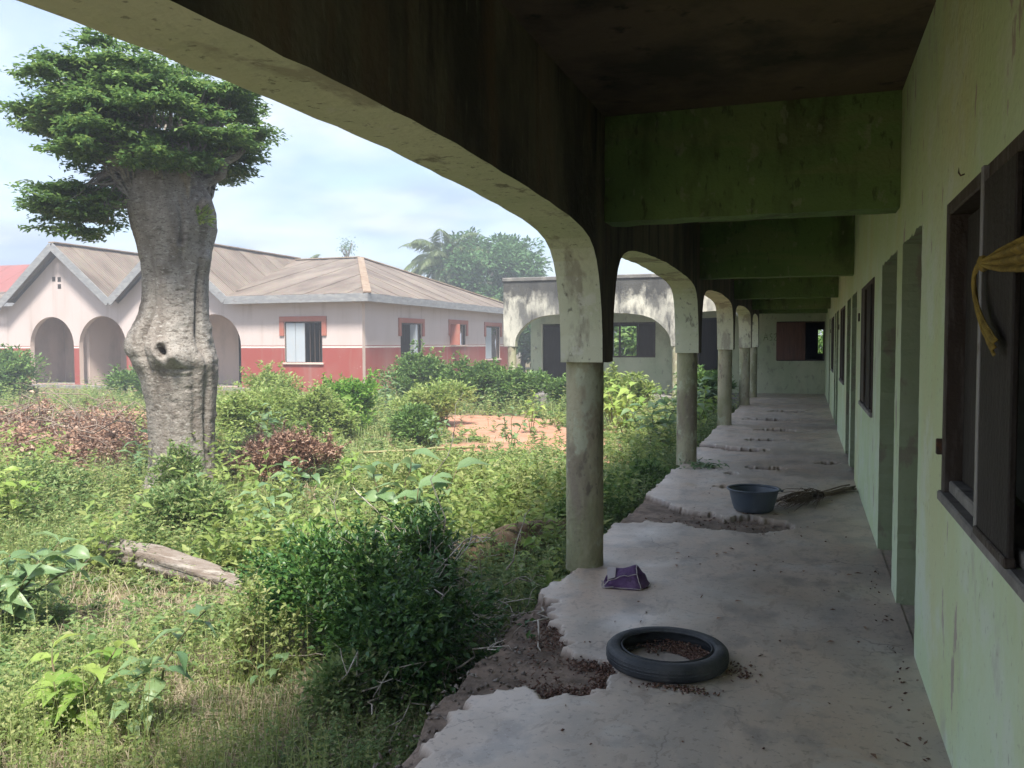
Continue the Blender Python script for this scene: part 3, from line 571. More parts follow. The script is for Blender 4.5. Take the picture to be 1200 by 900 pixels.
# ---- bungalow across the courtyard
Hs = empty('bungalow', (0, 0, 0), 'pink and red bungalow with arched porch, two gables and weathered sheet roof', 'house')
HX, HY, HYF, ZT = -15.8, 28.5, 46.0, 3.16
def round_arch(x0, x1, z0, zt):
    c = (x0+x1)/2; r = (x1-x0)/2; zs = zt-r*1.02
    return [(x0, z0), (x1, z0)]+[(c+r*math.cos(t), zs+r*1.02*math.sin(t)) for t in np.linspace(0, math.pi, 22)]
fr = [(-38, -.45), (HX, -.45), (HX, ZT), (-21.7, ZT), (-24.5, 5.5), (-27.3, 3.2), (-30.3, 5.5), (-33.2, 3.2), (-38, 3.2)]
AR = [(-32.2, -29.74), (-29.45, -26.92), (-26.65, -24.15), (-23.72, -21.22)]
prism('front_wall', fr, [round_arch(a, b, -.2, 2.70) for a, b in AR]+[rect(-19.2, -17.52, .78, 2.36)], lambda u, v, w_: (u, w_, v), HY, HY+.22, [MT['bung'], MT['porch'], MT['porch']], Hs, (0, 1, 2))
SW = [(31.7, 33.75, .70, 2.36), (36.85, 38.8, 1.43, 2.42), (41.5, 43.7, .68, 2.4)]
prism('side_wall', rect(HY+.223, HYF, -.45, ZT), [rect(*s) for s in SW], lambda u, v, w_: (w_, u, v), HX, HX-.22, [MT['bung'], MT['room'], MT['porch']], Hs, (0, 1, 2))
box('porch_floor', (-38, HY-.35, -.5), (-20.6, HY+2.6, -.22), MT['sill'], Hs, .02)
prism('porch_wall', rect(-38, -20.8, -.3, ZT), [rect(-29.2, -28.2, -.2, 2.0), rect(-27.7, -26.3, .75, 2.0), rect(-23.2, -22.4, -.2, 2.0)], lambda u, v, w_: (u, w_, v), HY+2.5, HY+2.7, [MT['porch'], MT['room'], MT['room']], Hs, (0, 1, 2))
for x in (-33.0, -20.9): box('porch_side_wall', (x-.1, HY+.223, -.3), (x+.1, HY+2.497, ZT), MT['porch'], Hs, 0)
box('porch_partition', (-29.75, HY+.7, -.3), (-29.62, HY+2.497, ZT), MT['porch'], Hs, 0)
box('porch_ceiling', (-38, HY+.223, ZT-.06), (HX-.25, HY+6, ZT-.01), MT['porch'], Hs, 0)
g = Geo()
for a, b in (((-34, HY+6, -.4), (HX-.3, HY+6.2, ZT)), ((HX-6, HY+6.3, -.4), (HX-5.8, HYF, ZT)), ((-20.4, HY+.3, -.4), (-20.2, HY+6, ZT))): g.add(*boxg(a, b))
g.build('inner_wall', MT['room'], Hs)
def house_window(face, a, b, z0, z1, hood=True, shut=.5):
    """face: 'f' front (along x) or 's' side (along y)"""
    w_ = empty('window', (0, 0, 0), None, None); w_.parent = Hs
    def bx(n, u0, u1, v0, v1, d0, d1, mat):
        if face == 'f': return box(n, (u0, HY-d1, v0), (u1, HY-d0, v1), mat, w_, .006)
        return box(n, (HX+d0, u0, v0), (HX+d1, u1, v1), mat, w_, .006)
    t = .2
    bx('surround', a-t, b+t, z1+.003, z1+.2, -.02, .06, MT['redtrim'])
    bx('surround', a-t, a-.003, z1-.55, z1, -.02, .06, MT['redtrim']); bx('surround', b+.003, b+t, z1-.55, z1, -.02, .06, MT['redtrim'])
    bx('sill', a-.06, b+.06, z0-.07, z0-.003, -.05, .07, MT['porch'])
    for u in (a+.003, b-.063): bx('frame', u, u+.06, z0, z1, -.12, -.04, MT['frame'])
    bx('frame', a+.063, b-.063, z1-.06, z1-.003, -.12, -.04, MT['frame'])
    n = max(3, int((b-a)*5))
    for k in range(1, n):
        u = a+(b-a)*k/n; bx('burglar_bar', u-.012, u+.012, z0+.01, z1-.06, -.16, -.14, MT['rust'])
    return bx
bx = house_window('f', -19.2, -17.52, .78, 2.36)
bx('shutter', -19.13, -18.72, .80, 2.30, -.035, -.005, MT['shutter']); bx('shutter', -18.705, -18.30, .80, 2.30, -.035, -.005, MT['shutter'])
bx = house_window('s', *SW[0]); bx('shutter', 32.65, 32.80, .72, 2.30, -.03, .25, MT['shutter'])
bx = house_window('s', *SW[1]); bx('shutter', 36.83, 36.88, 1.43, 2.4, 0, .5, MT['redtrim'])
bx = house_window('s', *SW[2]); bx('shutter', 41.56, 42.4, .7, 2.32, -.03, 0, MT['shutter'])
for a in (((-27.7, -26.3), .75, 2.0), ):
    (u0, u1), v0, v1 = a
    for k in range(5): box('porch_window_slat', (u0, HY+2.46, v0+.05+k*.25), (u1, HY+2.49, v0+.2+k*.25), MT['wood'], Hs, .004)
    box('porch_door', (-29.18, HY+2.52, -.2), (-28.22, HY+2.56, 1.98), MT['wood'], Hs, .004)
# small vent blocks in the gable
for (x, z) in ((-30.75, 4.32), (-30.45, 4.30), (-30.45, 4.0), (-24.6, 4.3)): box('vent_hole', (x-.09, HY-.006, z-.1), (x+.09, HY+.02, z+.1), MT['wood'], Hs, 0)
roof = empty('roof', (0, 0, 0), None, None); roof.parent = Hs
def clip(poly, ax, lo, hi):
    def half(P, s, v):
        o = []
        for i in range(len(P)):
            a, b = P[i], P[(i+1) % len(P)]; da = s*(a[ax]-v); db = s*(b[ax]-v)
            if da >= 0: o.append(a)
            if da*db < 0: t = da/(da-db); o.append(tuple(a[k]+(b[k]-a[k])*t for k in range(3)))
        return o
    P = half(poly, 1, lo)
    return half(P, -1, hi) if len(P) > 2 else []
def sheets(poly, ax, mat, parent, wd=.92, name='roof_sheet'):
    lo = min(p[ax] for p in poly); hi = max(p[ax] for p in poly); k = 0; v = lo
    nrm = (Vector(poly[1])-Vector(poly[0])).cross(Vector(poly[2])-Vector(poly[0])).normalized()
    if nrm.z < 0: nrm = -nrm
    while v < hi-.02:
        P = clip(poly, ax, v-.03, min(hi, v+wd+.03))
        if len(P) > 2:
            P = [Vector(p)+nrm*(.016*(k % 2)+.004*random.random()) for p in P]
            bm = bmesh.new(); A = [bm.verts.new(p) for p in P]; C_ = [bm.verts.new(p-nrm*.012) for p in P]
            bm.faces.new(A); bm.faces.new(C_[::-1]); n = len(P)
            for i in range(n): bm.faces.new((A[i], C_[i], C_[(i+1) % n], A[(i+1) % n]))
            bmesh.ops.recalc_face_normals(bm, faces=bm.faces[:])
            me = bpy.data.meshes.new(name); bm.to_mesh(me); bm.free(); link(name, me, mat, parent)
        v += wd; k += 1
ZE, OV = 3.36, .5
PK = (-20.7, 37.25, 5.68)
E0, E1 = (HX+OV, HY-OV, ZE), (HX+OV, HYF+OV, ZE)
sheets([E0, E1, PK], 1, MT['roof_y'], roof)
sheets([(-21.7, HY-OV, ZE), E0, PK, (-21.7, PK[1], PK[2])], 0, MT['roof_x'], roof)
sheets([(-32.5, HY+.6, ZE+.28), (-21.7, HY+.6, ZE+.28), (-21.7, PK[1], PK[2]), (-30, PK[1], PK[2])], 0, MT['roof_x'], roof)
sheets([(-39, HY-.4, ZE-.04), (-33.2, HY-.4, ZE-.04), (-33.2, HY+3.4, ZE+.75), (-39, HY+3.4, ZE+.75)], 0, MT['roof_x'], roof)
beam('fascia', (-39, HY-.43, ZE-.2), (-33.35, HY-.43, ZE-.2), .04, .28, MT['fascia'], Hs)
sheets([E1, (-33, HYF+OV, ZE), (-30, PK[1], PK[2]), PK], 0, MT['roof_x'], roof)
for (xl, xp, xr) in ((-33.3, -30.3, -27.3), (-27.3, -24.45, -21.55)):
    zp = 5.80
    sheets([(xl, HY-OV, ZE), (xp, HY-OV, zp), (xp, 37.6, zp), (xl, 37.6, ZE)], 1, MT['roof_y'], roof)
    sheets([(xr, HY-OV, ZE), (xp, HY-OV, zp), (xp, 37.6, zp), (xr, 37.6, ZE)], 1, MT['roof_y'], roof)
    for a, b in ((xl, xp), (xp, xr)):
        za, zb = (ZE, zp) if a == xl else (zp, ZE)
        beam('bargeboard', (a, HY-OV-.03-.002*(a == xl), za-.14), (b, HY-OV-.03-.002*(a == xl), zb-.14), .04, .32, MT['fascia'], Hs)
    beam('ridge_cap', (xp, HY-OV, zp+.03), (xp, 37.6, zp+.03), .34, .05, MT['ridge'], roof)
beam('ridge_cap', (E0[0], E0[1], ZE+.035), (PK[0], PK[1], PK[2]+.04), .30, .05, MT['ridge'], roof)
beam('ridge_cap', (E1[0], E1[1], ZE+.035), (PK[0], PK[1], PK[2]+.04), .30, .05, MT['ridge'], roof)
beam('ridge_cap', (PK[0], PK[1], PK[2]+.05), (-30, PK[1], PK[2]+.05), .36, .05, MT['ridge'], roof)
beam('fascia', (-21.6, HY-OV-.02, ZE-.15), (HX+OV+.02, HY-OV-.02, ZE-.15), .04, .30, MT['fascia'], Hs)
beam('fascia', (HX+OV+.02, HY-OV-.045, ZE-.152), (HX+OV+.02, HYF+OV, ZE-.152), .04, .30, MT['fascia'], Hs)
box('eaves_soffit', (HX+.004, HY-OV+.01, ZE-.20), (HX+OV-.004, HYF+OV, ZE-.17), MT['porch'], Hs, 0)
box('eaves_soffit', (-21.6, HY-OV+.01, ZE-.203), (HX, HY-.004, ZE-.173), MT['porch'], Hs, 0)

# ---- red roofed house beyond
R = empty('red_roofed_house', (0, 0, 0), 'distant house with bright red corrugated roof behind the bungalow', 'house')
box('wall', (-78, 51, -.5), (-56.8, 60, 4.6), MT['porch'], R, 0)
rr = empty('roof', (0, 0, 0), None, None); rr.parent = R
sheets([(-79, 49.5, 4.7), (-55.3, 49.5, 4.7), (-58.5, 55.5, 8.3), (-79, 55.5, 8.3)], 0, MT['roof_red'], rr, 1.2)
sheets([(-55.3, 49.5, 4.7), (-55.3, 61.5, 4.7), (-58.5, 55.5, 8.3)], 1, MT['roof_red'], rr, 1.2)
beam('fascia', (-79, 49.4, 4.6), (-55.2, 49.4, 4.6), .05, .3, MT['fascia'], R)

# ================================================================== vegetation
UPV = np.array([0, 0, 1.])
def leaf_tris(P, D, Ln, Wd, fold=.25, droop=.12, roll=None):
    """one folded diamond (two triangles) for each leaf"""
    P = np.asarray(P, float); D = norm(np.asarray(D, float)); n = len(P)
    Ln = np.broadcast_to(Ln, (n,))[:, None]; Wd = np.broadcast_to(Wd, (n,))[:, None]
    S = np.cross(D, UPV); bad = np.linalg.norm(S, axis=1) < .05; S[bad] = (1, 0, 0); S = norm(S); Nn = np.cross(S, D)
    if roll is not None:
        c, s = np.cos(roll)[:, None], np.sin(roll)[:, None]; S, Nn = S*c+Nn*s, Nn*c-S*s
    V = np.stack([P, P+D*Ln*.42+S*Wd*.5+Nn*Wd*fold, P+D*Ln-Nn*Ln*droop, P+D*Ln*.42-S*Wd*.5+Nn*Wd*fold], 1).reshape(-1, 3)
    b = np.arange(n)*4; F = np.concatenate([np.stack([b, b+2, b+1], 1), np.stack([b, b+3, b+2], 1)])
    return V, F
def blades(P, H_, Wd, lean, rg):
    """bent grass blades, two segments"""
    n = len(P); az = rg.uniform(0, 2*math.pi, n); d = np.stack([np.cos(az), np.sin(az), np.zeros(n)], 1)
    s = np.stack([-np.sin(az), np.cos(az), np.zeros(n)], 1)*Wd[:, None]/2; le = rg.uniform(.1, 1, n)*lean
    m1 = P+UPV*(H_*.6)[:, None]+d*(H_*le*.35)[:, None]; tp = P+UPV*(H_*(1-.35*le))[:, None]+d*(H_*le)[:, None]
    V = np.stack([P-s, P+s, m1+s*.8, m1-s*.8, tp], 1).reshape(-1, 3); b = np.arange(n)*5
    return V, np.concatenate([np.stack([b, b+1, b+2], 1), np.stack([b, b+2, b+3], 1), np.stack([b+3, b+2, b+4], 1)])
def herbs(P, H_, nodes, ll, rg, wratio=.5, rise=.35):
    """upright herbs with leaf pairs: returns leaves and stems"""
    n = len(P); k = nodes; t = (np.arange(k)+1)/k
    az = rg.uniform(0, 6.283, n); le = rg.uniform(0, .35, n)*H_
    lean = np.stack([np.cos(az)*le, np.sin(az)*le, np.zeros(n)], 1)
    pos = P[:, None]+lean[:, None]*(t**2)[None, :, None]+UPV*(H_[:, None]*t[None])[..., None]
    a = rg.uniform(0, 6.283, n)[:, None]+np.arange(k)[None]*1.57+rg.normal(0, .3, (n, k))
    Ps, Ds, Ls = [], [], []
    for s in (0, math.pi):
        el = rise+rg.normal(0, .3, (n, k))
        Ds.append(np.stack([np.cos(a+s)*np.cos(el), np.sin(a+s)*np.cos(el), np.sin(el)], -1).reshape(-1, 3)); Ps.append(pos.reshape(-1, 3))
        Ls.append((ll*(1.1-.6*t)[None]*rg.uniform(.6, 1.3, (n, k))).ravel())
    Ln = np.concatenate(Ls); keep = rg.random(len(Ln)) < .9
    lv = leaf_tris(np.concatenate(Ps)[keep], np.concatenate(Ds)[keep], Ln[keep], Ln[keep]*wratio, .2, .18, rg.normal(0, .4, keep.sum()))
    w_ = .004+.004*rg.random(n); e = np.stack([np.cos(az+1.57), np.sin(az+1.57), np.zeros(n)], 1)*w_[:, None]/2
    md = P+lean*.25+UPV*(H_*.5)[:, None]; tp = pos[:, -1]
    V = np.stack([P-e, P+e, md+e*.7, md-e*.7, tp], 1).reshape(-1, 3); b = np.arange(n)*5
    return lv, (V, np.concatenate([np.stack([b, b+1, b+2], 1), np.stack([b, b+2, b+3], 1), np.stack([b+3, b+2, b+4], 1)]))
def ground_pts(n, rg, y0=2.2, y1=24.0, keep_bare=.04):
    y = np.exp(rg.uniform(math.log(y0), math.log(y1), n)); lo = -1.28*y-.6; hi = -1.62
    x = lo+(hi-lo)*rg.random(n)
    k = (rg.random(n) > bare_mask(x, y)-keep_bare)
    x, y = x[k], y[k]
    return np.stack([x, y, gz(x, y)-.01], 1)

def lowzone(x, y):
    a = np.exp(-(((x+5.4)/2.6)**2+((y-14.2)/4.2)**2)**2); b = np.maximum(np.exp(-(((x+4.45)/1.05)**2+((y-5.0)/.5)**2)**3), np.maximum(np.exp(-(((x+5.9)/.95)**2+((y-8.75)/.55)**2)**3), .7*np.exp(-(((x+6.3)/.9)**2+((y-7.1)/.7)**2)**3))); c = np.exp(-(((x+13)/3.2)**2+((y-13)/2.2)**2)**2)
    return np.clip(np.maximum(np.maximum(a, b), c), 0, 1)
# --- grass
rg = np.random.default_rng(11)
P = ground_pts(55000, rg); dn = fbm(P[:, 0]*.9, P[:, 1]*.9, 40)
P = P[rg.random(len(P)) < np.clip((dn-.38)*5, .08, 1)]
Hh = (1-.5*lowzone(P[:, 0], P[:, 1]))*rg.uniform(.08, .26, len(P))*(.7+.5*fbm(P[:, 0]*.6, P[:, 1]*.6, 43)*2)*np.clip(P[:, 1]/5, .65, 1.5)
V, F = blades(P, Hh, np.clip(.0035+.0012*P[:, 1]*.7, .004, .02)*rg.uniform(.6, 1.3, len(P)), .8, rg)
tag(Geo().add(V, F).build('grass', MT['grass']), 'fresh green grass growing through the courtyard weeds', 'grass', kind='stuff')
# --- dry straw
P = np.concatenate([ground_pts(16000, rg, 2.2, 16), np.stack([rg.normal(-3.0, .75, 14000), rg.normal(3.9, .95, 14000), np.full(14000, GZ)], 1)])
P = P[(P[:, 0] < -1.62) & (P[:, 1] > 1.8)]; P[:, 2] = gz(P[:, 0], P[:, 1])-.01
Hh = rg.uniform(.05, .2, len(P))
V, F = blades(P, Hh, np.clip(.0028+.0008*P[:, 1], .003, .012)*rg.uniform(.6, 1.2, len(P)), 2.2, rg)
tag(Geo().add(V, F).build('dry_grass', MT['straw']), 'pale straw of dead grass lying between the weeds', 'dry grass', kind='stuff')
# --- low weeds in three tints
def weedfield(n, seed, h0, h1, nodes, ll, mat, label, name, y0=2.2, y1=24, thr=.36, grow=1.0, wr=.5):
    rg = np.random.default_rng(seed); P = ground_pts(n, rg, y0, y1)
    dn = fbm(P[:, 0]*.7, P[:, 1]*.7, seed); P = P[dn > thr+rg.normal(0, .05, len(P))]
    P = P[rg.random(len(P)) > .75*lowzone(P[:, 0], P[:, 1])*(P[:, 1] < 9.6)]
    P = P[rg.random(len(P)) > .55*np.clip((5.6-P[:, 1])/1.6, 0, 1)]
    near = np.exp(-(((P[:, 0]+2.75)/.75)**2+((P[:, 1]-3.75)/.95)**2)**2)
    P = P[rg.random(len(P)) > near*.93]
    Hh = rg.uniform(h0, h1, len(P))*np.clip(.55+P[:, 1]*.05*grow, .55, 1.25)*np.clip(2.6*(fbm(P[:, 0]*.55+3, P[:, 1]*.55, 60)-.47)+.9, .3, 1.7)*(1-.68*lowzone(P[:, 0], P[:, 1]))
    lv, st = herbs(P, Hh, nodes, ll*np.clip(.75+P[:, 1]*.05, .75, 1.7)[:, None], rg, wr)
    g = Geo().add(*lv); g.add(*st)
    return tag(g.build(name, mat), label, 'weeds', kind='stuff')
weedfield(11500, 21, .16, .50, 7, .085, MT['weed'], 'mid green leafy weeds covering the courtyard', 'leafy_weeds')
weedfield(11500, 22, .16, .52, 8, .062, MT['weed_y'], 'yellow green flowering weeds in the sunny courtyard', 'yellow_weeds', y0=2.8)
weedfield(6000, 23, .05, .16, 4, .10, MT['shrub_mid'], 'low broad leaved ground cover among the grass', 'ground_cover', thr=.4, wr=.7)
rg = np.random.default_rng(29); P = ground_pts(2000, rg, 2.3, 9.5); P = P[(fbm(P[:, 0]*.9, P[:, 1]*.9, 71) > .46) & (lowzone(P[:, 0], P[:, 1]) < .5)]
lv, st = herbs(P, rg.uniform(.25, .62, len(P))*(1-.6*lowzone(P[:, 0], P[:, 1])), 11, .03, rg, .55, .5); g = Geo().add(*lv); g.add(*st)
tag(g.build('wiry_weeds', MT['weed_y']), 'thin wiry weed stalks with tiny pale leaves', 'weeds', kind='stuff')
rg = np.random.default_rng(28); P = ground_pts(2600, rg, 5.3, 20); P = P[(fbm(P[:, 0]*.5, P[:, 1]*.5, 72) > .47) & (lowzone(P[:, 0], P[:, 1]) < .4)]
lv, st = herbs(P, rg.uniform(.4, .85, len(P)), 8, .15, rg, .45, .5); g = Geo().add(*lv); g.add(*st)
tag(g.build('tall_weeds', MT['shrub_pale']), 'tall upright pale green weeds standing above the courtyard cover', 'weeds', kind='stuff')
# weeds hugging the plinth of the veranda
rg = np.random.default_rng(24); n = 1500
P = np.stack([-1.62-np.abs(rg.normal(0, .38, n)), np.exp(rg.uniform(math.log(3.0), math.log(20), n)), np.zeros(n)], 1)
P = P[~((P[:, 1] > 3.7) & (P[:, 1] < 5.0) & (P[:, 0] > -2.15))]; n = len(P); P[:, 2] = gz(P[:, 0], P[:, 1])-.01
lv, st = herbs(P, rg.uniform(.15, .42, n)*np.clip(P[:, 1]/6, .55, 1.15), 8, .05*np.clip(.7+P[:, 1]*.05, .8, 1.6)[:, None], rg)
g = Geo().add(*lv); g.add(*st); tag(g.build('edge_weeds', MT['weed']), 'small leaved weeds hugging the broken veranda edge', 'weeds', kind='stuff')

# --- shrubs
def branch_path(a, b, rg, k=6, sag=.0, wob=.05):
    a = np.array(a, float); b = np.array(b, float); t = np.linspace(0, 1, k)[:, None]; ln = np.linalg.norm(b-a)
    p = a+(b-a)*t; p[:, 2] += np.sin(t[:, 0]*math.pi)*sag*ln; w_ = rg.normal(0, wob*ln, (k, 3)); w_[0] = 0; w_[-1] = 0
    return p+w_*np.sin(t*math.pi)
def shrub(name, label, loc, rx, ry, h, mat, nclump, nleaf, ll, cat='shrub', wr=.5, group=None, seed=0, clr=.2, stem='stem', zlow=.1, flat=.7):
    rg = np.random.default_rng(seed+100); x, y = loc
    o = empty(name, (x, y, float(gz(x, y))), label, cat, group)
    h = h*1.18; dim = np.array([rx, ry, h]); nl = 7
    LC = np.stack([rg.uniform(-.55, .55, nl)*rx, rg.uniform(-.55, .55, nl)*ry, rg.uniform(.22, .62, nl)*h], 1); LC[0] = (0, 0, .55*h)
    LR = dim*rg.uniform(.26, .5, (nl, 1))*np.array([1, 1, .8])
    li = rg.integers(0, nl, nclump); u = norm(rg.normal(0, 1, (nclump, 3))); r = rg.uniform(.35, 1.05, nclump)**.6
    C = LC[li]+u*r[:, None]*LR[li]; C[:, 2] = np.abs(C[:, 2]-.03)+.03
    g = Geo()
    for c in C[:min(nclump, 40)]:
        g.add(*tube(branch_path((rg.normal(0, .04*rx), rg.normal(0, .04*ry), 0), c*.95, rg, 5, .08), np.linspace(.012, .003, 5)*min(2.2, max(.6, h)), 4, False))
    # shoots that break the outline
    ns = int(nclump*.9); q = rg.integers(0, nclump, ns); so_ = C[q]; sdv = norm(norm(so_-np.array([0, 0, .3*h]))*.6+rg.normal(0, .45, (ns, 3))+UPV*.75); sl = rg.uniform(.12, .5, ns)*(h*.5+.35*(rx+ry)/2)
    for c, dd, l_ in zip(so_[:60], sdv, sl): g.add(*tube(np.array([c, c+dd*l_*.5, c+dd*l_]), np.array([.004, .003, .0015])*min(2, max(.7, h)), 3, False))
    g.build('branches', MT[stem], o)
    ci = rg.integers(0, nclump, int(nclump*nleaf*.8)); off = rg.normal(0, 1, (len(ci), 3)); off = norm(off)*(rg.random(len(ci))**.5)[:, None]*clr*rg.uniform(.6, 1.15, nclump)[ci][:, None]*np.array([1, 1, flat])
    P = C[ci]+off; P[:, 2] = np.maximum(P[:, 2], .01)
    D = norm(off)*.9+norm(C[ci])*.5+rg.normal(0, .45, P.shape)+UPV*.15
    si = np.repeat(np.arange(ns), max(8, nleaf//4)); t = rg.random(len(si)); ps = so_[si]+sdv[si]*(sl[si]*t)[:, None]; ds = sdv[si]*.5+rg.normal(0, .8, (len(si), 3))*np.array([1, 1, .6])
    P = np.concatenate([P, ps]); D = np.concatenate([D, ds])
    Ln = ll*rg.uniform(.55, 1.25, len(P))
    V, F = leaf_tris(P, D, Ln, Ln*wr, .22, .12, rg.normal(0, .5, len(P)))
    Geo().add(V, F).build('foliage', mat, o)
    return o
shrub('dark_shrub', 'dense dark green shrub with tiny glossy leaves beside the broken veranda edge', (-2.42, 4.2), 1.08, .62, .72, MT['shrub_dark'], 190, 140, .045, seed=1, clr=.17)
shrub('creeping_weed', 'yellow green creeper growing through the front of the glossy shrub', (-2.85, 3.85), .25, .22, .55, MT['weed_y'], 30, 45, .04, cat='weed clump', seed=81, clr=.13)
shrub('creeping_weed', 'grey green leafy weed below the glossy shrub at the plinth', (-2.12, 3.75), .32, .3, .34, MT['weed'], 60, 70, .04, cat='weed clump', seed=82, clr=.12)
shrub('small_shrub', 'low dark leafy offshoot leaning on the dense glossy shrub', (-2.45, 4.95), .42, .45, .68, MT['shrub_dark'], 70, 130, .045, seed=2, clr=.15)
shrub('round_shrub', 'round bright green bush standing by itself before the bungalow corner', (-8.9, 15.3), .72, .65, 1.12, MT['shrub_bright'], 110, 130, .085, seed=3, clr=.22)
shrub('spreading_shrub', 'wide dark green shrub growing below the bungalow side window', (-10.4, 22.0), 1.35, 1.0, 1.55, MT['shrub_mid'], 120, 110, .11, seed=4, clr=.32)
shrub('spreading_shrub', 'dark green shrub spreading along the bungalow side wall', (-8.9, 22.6), 1.2, .9, 1.25, MT['shrub_mid'], 110, 100, .11, seed=5, clr=.3)
shrub('pale_shrub', 'pale yellow green feathery bush beside the tree trunk', (-9.4, 13.4), 1.0, .8, 1.0, MT['shrub_pale'], 110, 110, .085, seed=6, clr=.25)
shrub('pale_shrub', 'pale green bush between the feathery bush and the round bush', (-8.6, 14.2), .75, .7, .8, MT['shrub_pale'], 90, 100, .085, seed=7, clr=.25)
shrub('pale_shrub', 'light green bush in front of the bungalow porch arch', (-12.0, 17.5), 1.1, .8, 1.15, MT['shrub_pale'], 110, 100, .10, seed=8, clr=.28)
shrub('leafy_bush', 'yellow green bush growing in front of the spreading dark shrub', (-7.9, 17.4), .95, .7, .85, MT['shrub_pale'], 90, 100, .1, seed=9, clr=.25)
shrub('leafy_bush', 'mid green bush beside the bare red earth patch', (-6.7, 14.1), .55, .5, .6, MT['shrub_mid'], 60, 90, .08, seed=10, clr=.2)
shrub('porch_shrub', 'leafy dark shrub beside the bungalow porch and brush heap', (-24.0, 20.3), 1.6, 1.1, 1.6, MT['shrub_mid'], 110, 90, .14, seed=11, clr=.36)
shrub('porch_shrub', 'low shrub under the bungalow porch arches', (-20.5, 22.6), 1.3, .9, 1.0, MT['shrub_mid'], 80, 90, .13, seed=12, clr=.32)
shrub('wing_shrub', 'dark leafy shrub at the foot of the end wing column', (-7.6, 22.6), 1.0, .7, 1.05, MT['shrub_mid'], 90, 90, .11, seed=13, clr=.28)
shrub('wing_shrub', 'low shrub before the dark wing door', (-6.3, 22.9), .9, .7, .8, MT['shrub_mid'], 80, 90, .11, seed=14, clr=.26)
shrub('wing_shrub', 'leafy shrub under the wide arch of the end wing', (-4.6, 21.6), 1.1, .8, 1.0, MT['shrub_pale'], 90, 100, .12, seed=15, clr=.28)
shrub('wing_shrub', 'dark shrub crowding the inner corner of the courtyard', (-2.5, 21.0), .75, 1.0, 1.2, MT['shrub_mid'], 90, 100, .12, seed=16, clr=.28)
shrub('trunk_weed', 'tall feathery weed clump in front of the tree trunk', (-6.25, 7.3), .28, .25, .72, MT['weed'], 60, 70, .055, cat='weed clump', seed=17, clr=.18)
shrub('trunk_weed', 'leafy weed clump between the tree trunk and fallen log', (-5.3, 6.3), .5, .45, .5, MT['weed'], 90, 80, .06, cat='weed clump', seed=18, clr=.18)
shrub('trunk_weed', 'wide green weed clump between brush heap and tree trunk', (-8.3, 7.2), .9, .6, .55, MT['weed'], 110, 80, .06, cat='weed clump', seed=19, clr=.2)
shrub('meadow_clump', 'bright yellow green weed clump beside the first veranda column', (-2.75, 8.4), .75, 1.0, .55, MT['weed_y'], 110, 80, .05, cat='weed clump', seed=20, clr=.18)
shrub('meadow_clump', 'bright yellow green weeds in the open middle of the courtyard', (-4.2, 9.0), 1.1, .9, .55, MT['weed_y'], 130, 80, .055, cat='weed clump', seed=25, clr=.2)
shrub('edge_clump', 'fine leaved green clump at the veranda edge between two columns', (-1.95, 8.2), .3, 1.1, .42, MT['shrub_mid'], 100, 80, .045, cat='weed clump', seed=26, clr=.14)
shrub('edge_clump', 'soft green clump spilling over the veranda edge before the second column', (-1.9, 10.0), .35, .9, .38, MT['shrub_mid'], 80, 80, .05, cat='weed clump', seed=27, clr=.14)
# dead, brown
shrub('dead_bush', 'dead brown bush of withered leaves beside the tree trunk', (-6.5, 9.7), 1.0, .6, .66, MT['brown_leaf'], 170, 120, .055, cat='dead bush', seed=30, clr=.15, stem='twig')
def twigs(name, label, loc, rx, ry, h, n, rad, mat, cat, seed, leaves=0, ll=.06):
    rg = np.random.default_rng(seed); x, y = loc; o = empty(name, (x, y, float(gz(x, y))), label, cat)
    g = Geo(); LP = []
    for k in range(n):
        a = np.array([rg.normal(0, rx*.45), rg.normal(0, ry*.45), rg.uniform(0, h*.5)]); az = rg.uniform(0, 6.283); ln = rg.uniform(.35, 1.0)*max(rx, ry)
        b = a+np.array([math.cos(az)*ln, math.sin(az)*ln, rg.normal(.15, .25)*h]); b[2] = abs(b[2])+.02
        p = branch_path(a, b, rg, 7, .12, .06); g.add(*tube(p, np.linspace(rad, rad*.35, 7)*rg.uniform(.5, 1.2), 4, False)); LP.append(p)
        for s in range(rg.integers(1, 4)):
            i = rg.integers(2, 6); e = p[i]+norm(rg.normal(0, 1, 3))*ln*.3; e[2] = abs(e[2])
            g.add(*tube(branch_path(p[i], e, rg, 4, .1, .08), np.linspace(rad*.5, rad*.2, 4), 3, False))
    g.build('twigs', mat, o)
    if leaves:
        A = np.concatenate(LP); P = A[rg.integers(0, len(A), leaves)]+rg.normal(0, .07, (leaves, 3)); P[:, 2] = np.abs(P[:, 2])*.8
        Ln = ll*rg.uniform(.5, 1.2, leaves); V, F = leaf_tris(P, rg.normal(0, 1, (leaves, 3))*(1, 1, .5), Ln, Ln*.6, .3, .1, rg.normal(0, .8, leaves))
        Geo().add(V, F).build('withered_leaves', MT['brown_leaf'], o)
    return o
twigs('brush_heap', 'broad heap of dry brown cut branches on the red earth', (-11.4, 10.4), 2.1, 1.5, 1.05, 110, .012, MT['twig_brown'], 'brush heap', 31, 15000, .075)
twigs('brush_heap', 'smaller spill of dry branches beside the broad brush heap', (-9.3, 8.6), .9, .8, .35, 35, .010, MT['twig_brown'], 'brush heap', 32, 2200, .06)
twigs('bare_bush', 'leafless grey twiggy bush spilling against the broken veranda edge', (-1.92, 4.3), .36, .62, .48, 130, .0065, MT['twig'], 'dead bush', 33)
twigs('bare_bush', 'tangle of dead twigs inside the dense glossy shrub', (-2.1, 4.7), .42, .5, .95, 90, .006, MT['twig'], 'dead bush', 34)

